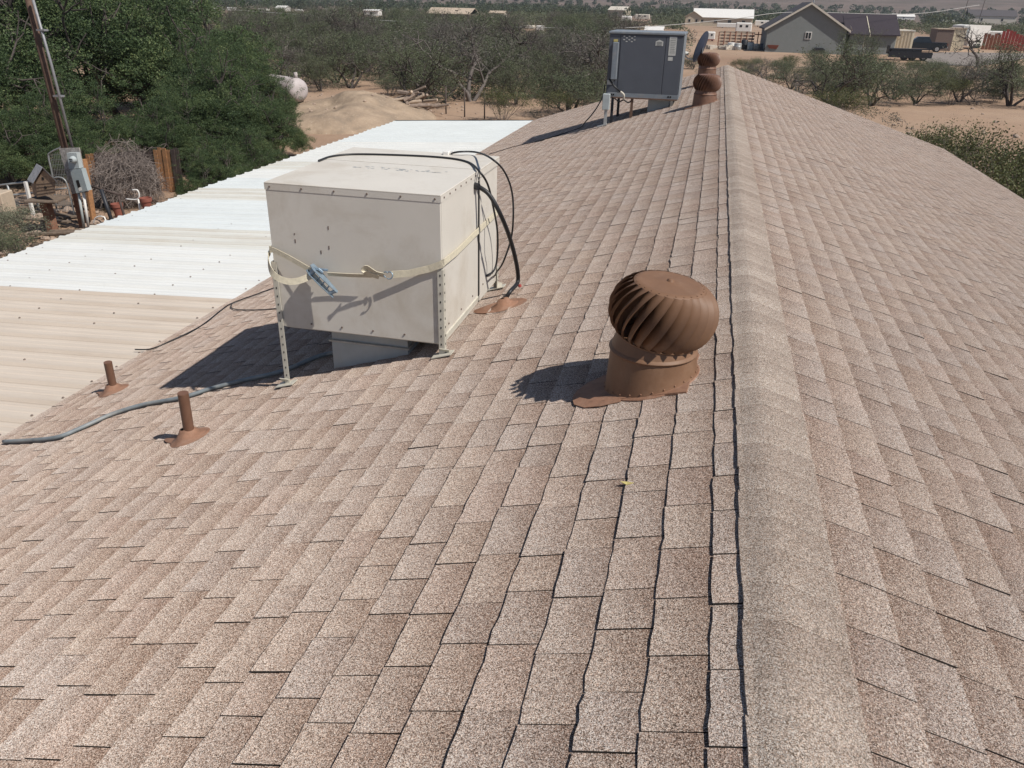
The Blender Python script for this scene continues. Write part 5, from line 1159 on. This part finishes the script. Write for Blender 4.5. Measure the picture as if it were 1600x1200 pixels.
m = MB(); m.box((1.95, 0.975, 1.172), (1.7, 1.6, 0.02)); m.build('bed', MT['black'], t)
for x in (-1.95, 1.75):
    for y in (0.02, 1.9): m = MB(); m.tube([(x, y-0.12, 0.39), (x, y+0.13, 0.39)], 0.39, 18); wh = m.build('wheel', MT['tyre'], t); m = MB(); m.tube([(x, y-0.135, 0.39), (x, y-0.11, 0.39)], 0.24, 14); m.build('rim', MT['rim'], wh)
for y in (0.18, 1.77): MB().box((-2.93, y, 0.92), (0.08, 0.3, 0.14)).build('headlight', MT['white'], t); MB().box((2.93, y, 0.98), (0.08, 0.16, 0.3)).build('tail_light', MT['tailred'], t)
MB().box((-2.98, 0.97, 0.55), (0.10, 1.9, 0.2)).build('bumper', MT['rim'], t); MB().box((2.98, 0.97, 0.58), (0.10, 1.9, 0.2)).build('bumper', MT['rim'], t)
for e in [t]: e.scale = (1.02,)*3
t, s = trail_spot(1420, 95, -0.06, 'flatbed_trailer', 'low black flatbed trailer parked in front of the pickup', 'trailer'); W = 64*s; MB().box((0, 1, 0.72), (W, 2.0, 0.14)).build('deck', MT['black'], t); MB().box((-W/2+0.05, 1, 1.1), (0.1, 2.0, 0.8)).build('headboard', MT['black'], t)
for k in range(6): MB().box((-W/2+W*(k+0.4)/6, 0.0, 0.95), (0.07, 0.06, 0.5)).build('stake', MT['black'], t)
MB().box((0, 0.0, 1.18), (W, 0.05, 0.08)).build('side_rail', MT['black'], t); MB().box((0, -0.03, 0.62), (W*0.98, 0.05, 0.62)).build('side_board', MT['black'], t); MB().box((-0.1*W, 0.9, 1.0), (W*0.7, 1.4, 0.42), 0, 0.05).build('load', MT['black'], t)
for x in (-0.12*W, 0.06*W, 0.31*W): m = MB(); m.tube([(x, 0.0, 0.42), (x, 0.25, 0.42)], 0.42, 16); wh = m.build('wheel', MT['tyre'], t); m = MB(); m.tube([(x, -0.02, 0.42), (x, 0.02, 0.42)], 0.22, 12); m.build('rim', MT['galv'] if x > 0.2*W else MT['black'], wh)
t, s = trail_spot(1471, 79, 0.0, 'brown_shed', 'plain brown shed with a lit cream end right of the pickup', 'shed'); W, H = 24*s, 30*s; MB().box((0, 2, H/2-0.2), (W, 4, H+0.4)).build('wall', MT['brownshed'], t); MB().box((0, 2, H+0.05), (W*1.05, 4.2, 0.1)).build('roof', MT['tanroof'], t); MB().box((W/2+0.03, 2, H/2-0.2), (0.05, 3.9, H)).build('end_wall', MT['creamwall'], t)
t, s = trail_spot(1492, 79, -0.1, 'beige_shed', 'tall beige shed with one sunlit panel left of the white camper', 'shed'); W, H = 20*s, 31*s; MB().box((0, 2, H/2-0.2), (W, 4, H+0.4)).build('wall', MT['creamwall'], t); MB().box((0, 2, H+0.05), (W*1.05, 4.2, 0.1)).build('roof', MT['tanroof'], t)
t, s = trail_spot(1512, 76, 0.5, 'fifth_wheel_camper', 'white fifth wheel camper with raised nose behind the leafless tree', 'camper'); W = 38*s; H = 34*s; m = MB()
m.prism([(-W/2, H*0.42), (-W/2+0.25, H*0.96), (-W*0.1, H*1.0), (W*0.9, H*0.98), (W*0.9, H*0.12), (-W*0.05, H*0.12), (-W*0.06, H*0.42)], lambda a, b: (a, 0.0, b), lambda a, b: (a, 2.4, b)); m.build('body', MT['white'], t); MB().box((-W*0.30, -0.02, H*0.71), (W*0.36, 0.05, H*0.46), 0, 0.01).build('nose_panel', MT['galv'], t)
MB().box((-W*0.27, -0.055, H*0.74), (W*0.18, 0.02, H*0.10)).build('nose_graphic', MT['meter_panel'], t); MB().box((W*0.2, -0.02, H*0.6), (W*0.3, 0.05, H*0.5)).build('slide_out', MT['white'], t)
for k in range(2): m = MB(); m.tube([(W*(0.3+0.2*k), 0.0, 0.38), (W*(0.3+0.2*k), 0.25, 0.38)], 0.38, 14); m.build('wheel', MT['tyre'], t)
t, s = trail_spot(1567, 79, -0.22, 'red_fence', 'red board screen with a stepped top at the right', 'fence'); W = 62*s
for k in range(13): H = (30 if 4 < k < 9 else 24)*s-0.12*(k % 3); MB().box((-W/2+W*(k+0.5)/13, 0, H/2), (W/13*0.92, 0.05, H)).build('board', MT['redsteel'] if k < 5 else MT['red'], t)
box_van('white_trailer', 1558, 62, 32, 12, 'long white trailer roof showing over the red screen', 'trailer', 'white', 1)
# red stake fence, scrap and wheelbarrow on the lot
t, s = trail_spot(1160, 75, 0.0, 'stake_fence', 'rust red stake fence with tan boards beyond the dirt lot', 'fence'); W = 76*s
for k in range(10): MB().box((-W/2+W*k/9, 0, 0.95), (0.12, 0.12, 1.9+0.25*(k % 2))).build('stake', MT['redsteel'], t)
for k in range(5): MB().box((-W*0.14, 0.1, 0.35+0.38*k), (W*0.7, 0.05, 0.24)).build('board', MT['tanroof'], t)
MB().box((W*0.35, 0.1, 1.7), (W*0.3, 0.05, 0.12)).build('board', MT['redsteel'], t)
rs = np.random.default_rng(8)
names = [('white bucket on the dirt before the red stake fence', 'white'), ('pale grey drum among the lot scrap', 'galv'), ('black drum among the lot scrap', 'black'), ('blue grey tub among the lot scrap', 'meter_panel'), ('low white tub among the lot scrap', 'offwhite'), ('dark squat barrel left of the grey wall', 'dish')]
for i, (lab, mt) in enumerate(names):
    P = gp(1142+i*10, 77+(i % 2)); m = MB(); h_ = rs.uniform(0.6, 1.2); r_ = rs.uniform(0.35, 0.5); m.lathe([(r_*0.9, 0), (r_, 0.1), (r_, h_*0.5), (r_*1.04, h_*0.52), (r_, h_*0.55), (r_, h_-0.05), (r_*0.9, h_), (0.01, h_-0.03)], 14, cap0=True); o = m.build('scrap_drum', MT[mt], None, True, angle=40); o.location = [float(v) for v in P]; tag(o, lab, 'drum')
P = gp(1118, 77); m = MB()
for k in range(14): m.box((rs.normal()*1.3, rs.normal()*0.4, 0.15+0.25*rs.random()), (rs.uniform(0.4, 1.2), rs.uniform(0.2, 0.5), rs.uniform(0.2, 0.5)), rs.uniform(0, 3))
o = m.build('scrap_heap', MT['offwhite'], None, kind='stuff'); o.location = [float(v) for v in P]; tag(o, 'heap of pale scrap beside the stake fence', 'scrap')
t, s = trail_spot(1206, 81, 0.0, 'wheelbarrow', 'old wheelbarrow parked against the grey gable wall', 'wheelbarrow'); m = MB(); m.hexa([(-0.4, -0.3, 0.4), (0.5, -0.3, 0.35), (0.5, 0.3, 0.35), (-0.4, 0.3, 0.4), (-0.7, -0.45, 0.8), (0.7, -0.45, 0.8), (0.7, 0.45, 0.8), (-0.7, 0.45, 0.8)]); m.build('tray', MT['clay'], t); m = MB(); m.tube([(-0.9, 0, 0.2), (0, 0.2, 0.4), (1.2, 0.3, 0.75)], 0.03, 6); m.build('handle', MT['wood'], t); m = MB(); m.tube([(-0.85, -0.05, 0.22), (-0.85, 0.05, 0.22)], 0.22, 12); m.build('wheel', MT['tyre'], t)
P = gp(1288, 84); o = MB().tube([(0, 0, 0), (0.15, 0, 0.9), (0.25, 0, 1.6)], 0.2, 8, True, 0.08).build('closed_parasol', MT['black'], None, True); o.location = [float(v) for v in P]; tag(o, 'folded black parasol standing by the grey wall', 'parasol')
P = gp(1278, 84); m = MB(); m.tube([(-0.5, 0, 0.3), (-0.5, 0.2, 0.3)], 0.3, 12); m.tube([(0.5, 0, 0.3), (0.5, 0.2, 0.3)], 0.3, 12); m.box((0, 0.1, 0.55), (1.1, 0.3, 0.25)); o = m.build('garden_cart', MT['black']); o.location = [float(v) for v in P]; tag(o, 'small black garden cart by the right end of the gable wall', 'cart')
ll = np.random.default_rng(21); nl = 5200  # yard debris, its dark tone partly standing in for shade on the ground
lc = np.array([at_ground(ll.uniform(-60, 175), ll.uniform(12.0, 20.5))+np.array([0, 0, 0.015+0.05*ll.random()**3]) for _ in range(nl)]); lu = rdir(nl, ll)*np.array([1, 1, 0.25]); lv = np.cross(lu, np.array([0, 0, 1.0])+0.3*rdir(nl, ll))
ls = ll.uniform(0.02, 0.075, (nl, 1)); o = link('darkening_litter', quads_mesh('darkening_litter', lc, lu*ls, lv*ls*0.7, ll.uniform(0, 1, nl), leaf_mat('dry_litter', (0.03, 0.024, 0.018), (0.085, 0.062, 0.042), (0.20, 0.15, 0.10), 0.0))); tag(o, 'dark leaf litter and chips added to darken the yard ground', None, None, 'stuff')
# ------------------------------------------------------------------ scrub beyond the roof
def inside(px, py, poly):
    c = False; n = len(poly)
    for i in range(n):
        (x0, y0), (x1, y1) = poly[i], poly[(i+1) % n]
        if (y0 > py) != (y1 > py) and px < (x1-x0)*(py-y0)/(y1-y0)+x0: c = not c
    return c
BARE = [[(430, 215), (460, 150), (540, 138), (560, 128), (606, 128), (620, 150), (690, 166), (770, 172), (830, 178), (880, 190), (640, 195)],
        [(300, 330), (300, 120), (430, 120), (470, 180), (480, 260)]]
LOT = [[(1100, 112), (1105, 72), (1200, 68), (1420, 78), (1470, 86), (1600, 84), (1600, 104), (1480, 112), (1350, 102), (1240, 108), (1180, 112)],
       [(1380, 165), (1460, 172), (1600, 160), (1600, 330), (1500, 260)]]
spots = []
PROT = [(345, 10, 480, 20), (500, 12, 530, 18), (562, 14, 598, 27), (660, 10, 745, 28), (760, 16, 792, 28), (812, 38, 850, 50), (940, 8, 985, 33), (990, 22, 1016, 33), (1000, 40, 1050, 50), (1070, 14, 1178, 42), (1098, 50, 1118, 65), (1148, 36, 1176, 53), (1118, 36, 1162, 46), (1178, 32, 1200, 43), (1100, 60, 1200, 80), (1194, 10, 1420, 80), (1376, 44, 1600, 96), (1394, 20, 1430, 30), (1520, 18, 1590, 36)]
def hides(P, H, R):
    z = depth(P)
    if z < 40: return False
    px, py, _ = proj(P); h, r_ = H*F_PX/z, R*F_PX/z
    return any(px+r_ > a and px-r_ < c and py-h < d-2 and py > d-3 for a, b, c, d in PROT)
def put(px, py, dmin, H=0, R=0):
    P = gp(px, py); d = math.hypot(P[0], P[1])
    if hides(P, H, R): return None
    if any((P[0]-q[0])**2+(P[1]-q[1])**2 < (dmin*(0.7+d/260))**2 for q in spots): return None
    spots.append(P); return P
# the trees one can pick out, nearest first
hand = [('scrub', 21, 655, 168, 3.1, 1.35, 'round grey green mesquite behind the log pile'), ('bare', 41, 735, 158, 4.4, 1.2, 'bare grey branched mesquite right of the log pile'),
        ('creosote', 51, 785, 190, 1.5, 1.25, 'rounded dark green bush at the end of the white metal sheets'), ('scrub', 22, 890, 182, 2.3, 1.7, 'wide olive green bush left of the grey rooftop unit'),
        ('dead', 61, 842, 128, 4.4, 1.15, 'dark twisted bare tree left of the grey rooftop unit'), ('scrub', 23, 548, 138, 3.2, 1.2, 'grey green bushy tree on the rim of the dirt mound'),
        ('scrub', 24, 497, 120, 3.5, 1.1, 'olive mesquite behind the propane tank'), ('bare', 42, 560, 92, 4.6, 1.1, 'grey bare mesquite far behind the mound'), ('dead', 62, 575, 105, 3.8, 1.0, 'dark dead tree in the middle of the scrub behind the mound'),
        ('low', 34, 610, 150, 1.2, 1.6, 'low yellowish bush right behind the dirt mound'), ('creosote', 52, 865, 186, 1.3, 1.2, 'small green bush where shingles meet the scrub'), ('bare', 43, 930, 150, 4.0, 1.2, 'bare grey mesquite partly hidden by the grey unit'), ('low', 33, 925, 188, 1.6, 1.5, 'dark green low bush just under the grey unit')]
for kind, sd_, px, py, H, wd, lab in hand:
    P = gp(px, py); spots.append(P); plant(kind, sd_, P, H, lab, None, wd)
cnt = 0; tries = 0
order = np.random.default_rng(9)
while cnt < 262 and tries < 9000:
    tries += 1; d = math.sqrt(order.uniform(48**2, 150**2)); az = order.uniform(-0.56, -0.085); x, y = d*math.sin(az), d*math.cos(az); px, py, z = proj((x, y, ground(x, y)))
    if any(inside(px, py, p) for p in BARE) or px < 330: continue
    if put(px, py, 2.75, 3.0, 1.6) is None: continue
    u = order.random(); cnt += 1
    zx = 'behind the propane tank' if px < 520 else 'behind the dirt mound' if px < 620 else 'behind the log pile' if px < 715 else 'beyond the far end of the white sheets' if px < 840 else 'just left of the grey unit'
    zy = 'in the front scrub rows' if py > 98 else 'in the middle scrub rows' if py > 66 else 'in the back scrub rows'
    zn = zy+' '+zx
    if u < 0.68: plant('scrub', 21+cnt % 4, spots[-1], order.uniform(2.0, 2.9 if py > 98 else 3.6), 'grey green mesquite '+zn, 'mesquite trees in the scrub', order.uniform(1.0, 1.3))
    elif u < 0.93: plant('bare', 41+cnt % 3, spots[-1], order.uniform(2.4, 3.4 if py > 98 else 4.0), 'leafless grey mesquite '+zn, 'bare mesquites in the scrub', order.uniform(0.9, 1.2))
    else: plant('dead', 61+cnt % 2, spots[-1], order.uniform(2.8, 4.0), 'dark dead tree '+zn, 'dead trees in the scrub', 1.0)
# right of the roof
handR = [('scrub', 22, 1300, 172, 3.3, 1.5, 'large grey green mesquite behind the right roof slope'), ('scrub', 24, 1362, 165, 2.4, 1.5, 'grey green mesquite spreading right of the largest one'), ('scrub', 21, 1235, 140, 1.5, 1.6, 'low olive bush at the far corner of the right roof slope'),
         ('creosote', 51, 1305, 196, 1.7, 1.5, 'yellow green bush against the far right roof edge'), ('scrub', 23, 1430, 163, 1.9, 1.6, 'olive bush above the bare dirt patch at right'), ('bare', 41, 1500, 160, 2.4, 1.3, 'grey twiggy bush above the bare dirt at right'),
         ('scrub', 24, 1578, 166, 3.4, 1.3, 'dark mesquite tree at the right picture edge'), ('dead', 61, 1528, 104, 3.9, 1.0, 'black leafless tree in front of the white trailer'), ('scrub', 21, 1332, 126, 3.4, 0.8, 'tall green tree in front of the plum roofed house'),
         ('low', 33, 1385, 128, 1.4, 1.6, 'dark low bush near the black flatbed trailer'), ('low', 34, 1180, 112, 1.1, 1.6, 'small dry bush on the dirt lot behind the ridge end'), ('low', 33, 1215, 118, 1.1, 1.6, 'dark small bush right of the ridge end'), ('creosote', 52, 1232, 110, 1.2, 1.2, 'thin dry shrub on the dirt lot before the grey house'),
         ('low', 34, 1452, 126, 1.5, 1.7, 'low grey bush on the dirt before the asphalt drive'), ('scrub', 22, 1480, 135, 1.4, 1.6, 'olive low mesquite left of the black leafless tree'), ('low', 33, 1590, 130, 1.4, 1.5, 'dark bush under the red panels at the right edge'), ('bare', 42, 1395, 155, 1.7, 1.5, 'brown twiggy bush between two olive mesquites at right'), ('scrub', 23, 1270, 128, 1.6, 1.3, 'olive bush in front of the grey gable wall'), ('low', 34, 1150, 128, 1.0, 1.6, 'dry bush just behind the end of the ridge')]
for kind, sd_, px, py, H, wd, lab in handR:
    P = gp(px, py); spots.append(P); plant(kind, sd_, P, H, lab, None, wd)
eb = [('creosote', 51, 7.3, 25.0, 2.35, 1.0, 'upright creosote bush at the bend of the right roof edge'), ('creosote', 52, 7.9, 23.2, 2.3, 1.0, 'creosote bush with yellow tips along the right roof edge'), ('creosote', 53, 7.0, 20.9, 2.15, 1.05, 'dense creosote bush lower along the right roof edge'), ('creosote', 51, 7.6, 18.6, 2.1, 1.1, 'creosote bush in the far right corner of the picture'), ('creosote', 52, 6.7, 27.6, 2.1, 1.0, 'pale creosote bush just beyond the far right eave corner'), ('creosote', 53, 8.9, 20.8, 1.9, 1.0, 'creosote bush standing on bare dirt at right edge'), ('creosote', 53, 6.9, 16.9, 2.0, 1.1, 'creosote bush beside the right wall of the house')]
for kind, sd_, x, y, H, wd, lab in eb: plant(kind, sd_, (x, y, ground(x, y)), H, lab, 'creosote bushes along the right eave', wd)
tries = cnt = 0
while cnt < 46 and tries < 4000:
    tries += 1; px, py = order.uniform(1072, 1640), order.uniform(104, 172)
    if any(inside(px, py, p) for p in LOT): continue
    if px < 1139+(py-104)*2.6-30 and py > 110: continue
    if put(px, py, 2.2, 1.3, 0.8) is None: continue
    k = ('low', 'scrub', 'bare', 'creosote')[cnt % 4]; sd_ = {'low': 33+cnt % 2, 'scrub': 21+cnt % 4, 'bare': 41+cnt % 3, 'creosote': 51+cnt % 3}[k]; cnt += 1
    zz_ = 'beside the end of the ridge' if px < 1240 else 'before the plum roofed wing' if px < 1400 else 'before the asphalt drive' if px < 1510 else 'near the right picture edge'
    plant(k, sd_, spots[-1], order.uniform(0.8, 1.7), {'low': 'low dark desert bush '+zz_, 'scrub': 'small olive mesquite '+zz_, 'bare': 'small twiggy bare bush '+zz_, 'creosote': 'small creosote bush '+zz_}[k], 'desert bushes right of the house', 1.4)
# far scrub that reads as one mass
def far_mass(name, n, region, hr, size, mat, per, seed, label):
    rng = np.random.default_rng(seed); C_, U, V, T_ = [], [], [], []; k = 0; tr = 0
    while k < n and tr < n*6:
        tr += 1; d = math.sqrt(rng.uniform(region[0]**2, region[1]**2)); az = rng.uniform(region[2], region[3]); x, y = d*math.sin(az), d*math.cos(az); z = ground(x, y); px, py, _ = proj((x, y, z))
        if any(inside(px, py, p) for p in region[4]): continue
        H = rng.uniform(*hr); R = H*rng.uniform(0.5, 0.85)*(1 if H > 1.5 else 1.5)
        if hides((x, y, z), H, R): continue
        q = rdir(per, rng)*np.array([R, R, H*0.55])*rng.uniform(0.45, 1, (per, 1)) ** 0.5; q[:, 2] += H*0.5
        u = rdir(per, rng); a = rdir(per, rng); v = np.cross(u, a); v /= np.linalg.norm(v, axis=1)[:, None]+1e-9; s = size*(0.6+d/420)*rng.uniform(0.6, 1.3, (per, 1))
        C_.append(q+[x, y, z]); U.append(u*s); V.append(v*s*0.6); T_.append(np.clip(rng.uniform(0.1, 0.8)+rng.normal(size=per)*0.15, 0, 1)); k += 1
    o = link(name, quads_mesh(name, np.vstack(C_), np.vstack(U), np.vstack(V), np.concatenate(T_), mat)); o['kind'] = 'stuff'; o['label'] = label
HOUSES = [[(1080, 84), (1080, 50), (1420, 50), (1470, 60), (1600, 60), (1600, 84)]]
far_mass('undergrowth', 2500, (50, 130, -0.58, -0.10, HOUSES+LOT+BARE), (0.6, 1.5), 0.075, MT['leaf_scrub'], 110, 6, 'low grey green undergrowth between the scrub trees')
far_mass('undergrowth', 260, (46, 100, -0.10, 0.5, HOUSES+LOT), (0.35, 0.8), 0.06, MT['leaf_grey'], 90, 7, 'dry low undergrowth on the rough ground at right')
far_mass('scrubland', 1500, (95, 330, -0.6, 0.55, HOUSES+LOT), (1.4, 3.0), 0.15, MT['leaf_scrub'], 110, 1, 'distant grey green scrubland')
far_mass('scrubland', 700, (90, 300, -0.6, 0.55, HOUSES+LOT), (1.2, 2.8), 0.13, MT['leaf_grey'], 80, 2, 'distant dry grey scrub')
far_mass('far_treeline', 520, (190, 620, -0.65, 0.65, HOUSES), (2.6, 5.2), 0.26, MT['leaf_far'], 130, 3, 'line of green trees among the far houses')
far_mass('distant_trees', 1500, (330, 900, -0.65, 0.65, []), (2.0, 5.0), 0.30, MT['leaf_far'], 60, 4, 'dark far trees below the hills')

# asphalt drive by the red screen
def sheet_px(name, pxs, mat, dz):
    pts = [gp(*p) for p in pxs]; m = MB(); m.add([(p[0], p[1], ground(p[0], p[1])+dz) for p in pts], [list(range(len(pts)))]); m.build(name, mat, None, kind='structure')
sheet_px('driveway', [(1462, 102), (1530, 104), (1600, 92), (1600, 84), (1490, 82), (1440, 84), (1440, 94)], MT['asphalt'], 0.05)
# stones scattered over the lot and dirt
m = MB()
for k in range(120):
    px, py = order.uniform(1100, 1640), order.uniform(80, 240)
    if px < 1139+(py-104)*2.6-20 and py > 104: continue
    q = gp(px, py); m.ball((q[0], q[1], q[2]+0.02), order.uniform(0.05, 0.18), 6, 4, (1, order.uniform(.7, 1.3), 0.6))
for k in range(140):
    px, py = order.uniform(480, 900), order.uniform(140, 195); q = gp(px, py); z = max(q[2], mound_h(q[0], q[1]) if abs(q[0]-mx_) < 5 and -3.5 < q[1]-my_ < 8 else q[2]); m.ball((q[0], q[1], z+0.02), order.uniform(0.04, 0.12), 6, 4, (1, 1, 0.6))
m.build('scattered_stones', MT['rock'], None, kind='stuff')
# fence posts beside the log pile
for i, (px, py) in enumerate(((697, 178), (726, 183), (757, 186), (890, 172))):
    P = gp(px, py); o = MB().tube([(0, 0, -0.2), (0, 0, 1.35)], 0.04, 6).build('fence_post', MT['farpole'], None, True); o.location = [float(v) for v in P]; tag(o, ('thin dark fence post just right of the log pile', 'second thin dark fence post right of the log pile', 'third thin dark fence post right of the log pile', 'pale fence post beside the wide olive bush')[i], 'fence post', 'thin fence posts in the dirt')

# utility poles and the service line
def pole(px, pyb, pyt, label, arms=True, lean=0.0):
    P = gp(px, pyb); h = (pyb-pyt)*mpp(P); t = empty('utility_pole', P, label, 'utility pole', 'far utility poles'); r_ = max(0.09, 0.5*mpp(P)); MB().tube([(0, 0, -0.3), (lean*h, 0, h)], r_, 6, True, r_*0.75).build('post', MT['farpole'], t, True)
    if arms: MB().box((lean*h*0.93, 0, h*0.93), (1.9, 0.12, 0.14)).build('crossarm', MT['farpole'], t)
pole(373, 36, -14, 'far utility pole rising above the big trees', False); pole(712, 24, -10, 'far utility pole behind the wide hip roof'); pole(1105, 36, 3, 'dark utility pole before the white metal roof', False); pole(1185, 17, -12, 'far thin utility pole left of the grey gable'); pole(1306, 16, -16, 'far pale pole above the plum roof', False); pole(1376, 20, -8, 'far utility pole right of the plum roof'); pole(1527, 40, -14, 'leaning dark utility pole above the white camper', False, 0.05); pole(1500, 42, -14, 'second leaning utility pole left of the one over the camper', False, 0.06); pole(622, 18, -14, 'far thin utility pole left of the wide hip roof'); pole(785, 22, -12, 'far thin utility pole right of the wide hip roof')
pts = [atY(px, py, Y) for px, py, Y in ((250, 8, 95), (372, 16, 100), (470, 23, 100), (600, 32, 100), (720, 39, 100), (840, 43, 100), (960, 44, 100), (1060, 38, 104), (1150, 29, 108), (1240, 19, 112), (1420, 22, 118), (1530, 8, 122))]
P = smooth_path(pts, 5); O = np.array(P[0]); m = MB(); m.tube([loc(p, O) for p in P], 0.035, 5); o = m.build('power_line', MT['powerline'], None, True); o.location = [float(v) for v in O]; tag(o, 'pale sagging power line crossing above the scrub', 'power line')

# ------------------------------------------------------------------ air
m = MB(); m.box((0, 0, 110), (6400, 6400, 232)); hz_ = bpy.data.materials.new('haze_air'); hz_.use_nodes = True; hn = hz_.node_tree
for nd in list(hn.nodes):
    if nd.type == 'BSDF_PRINCIPLED': hn.nodes.remove(nd)
pv = hn.nodes.new('ShaderNodeVolumePrincipled'); pv.inputs['Color'].default_value = (0.80, 0.86, 0.95, 1); pv.inputs['Density'].default_value = 0.0002; pv.inputs['Anisotropy'].default_value = 0.2
hn.links.new(pv.outputs[0], hn.nodes['Material Output'].inputs['Volume']); o = m.build('haze', hz_, None, kind='stuff'); o['label'] = 'thin pale haze over the desert'
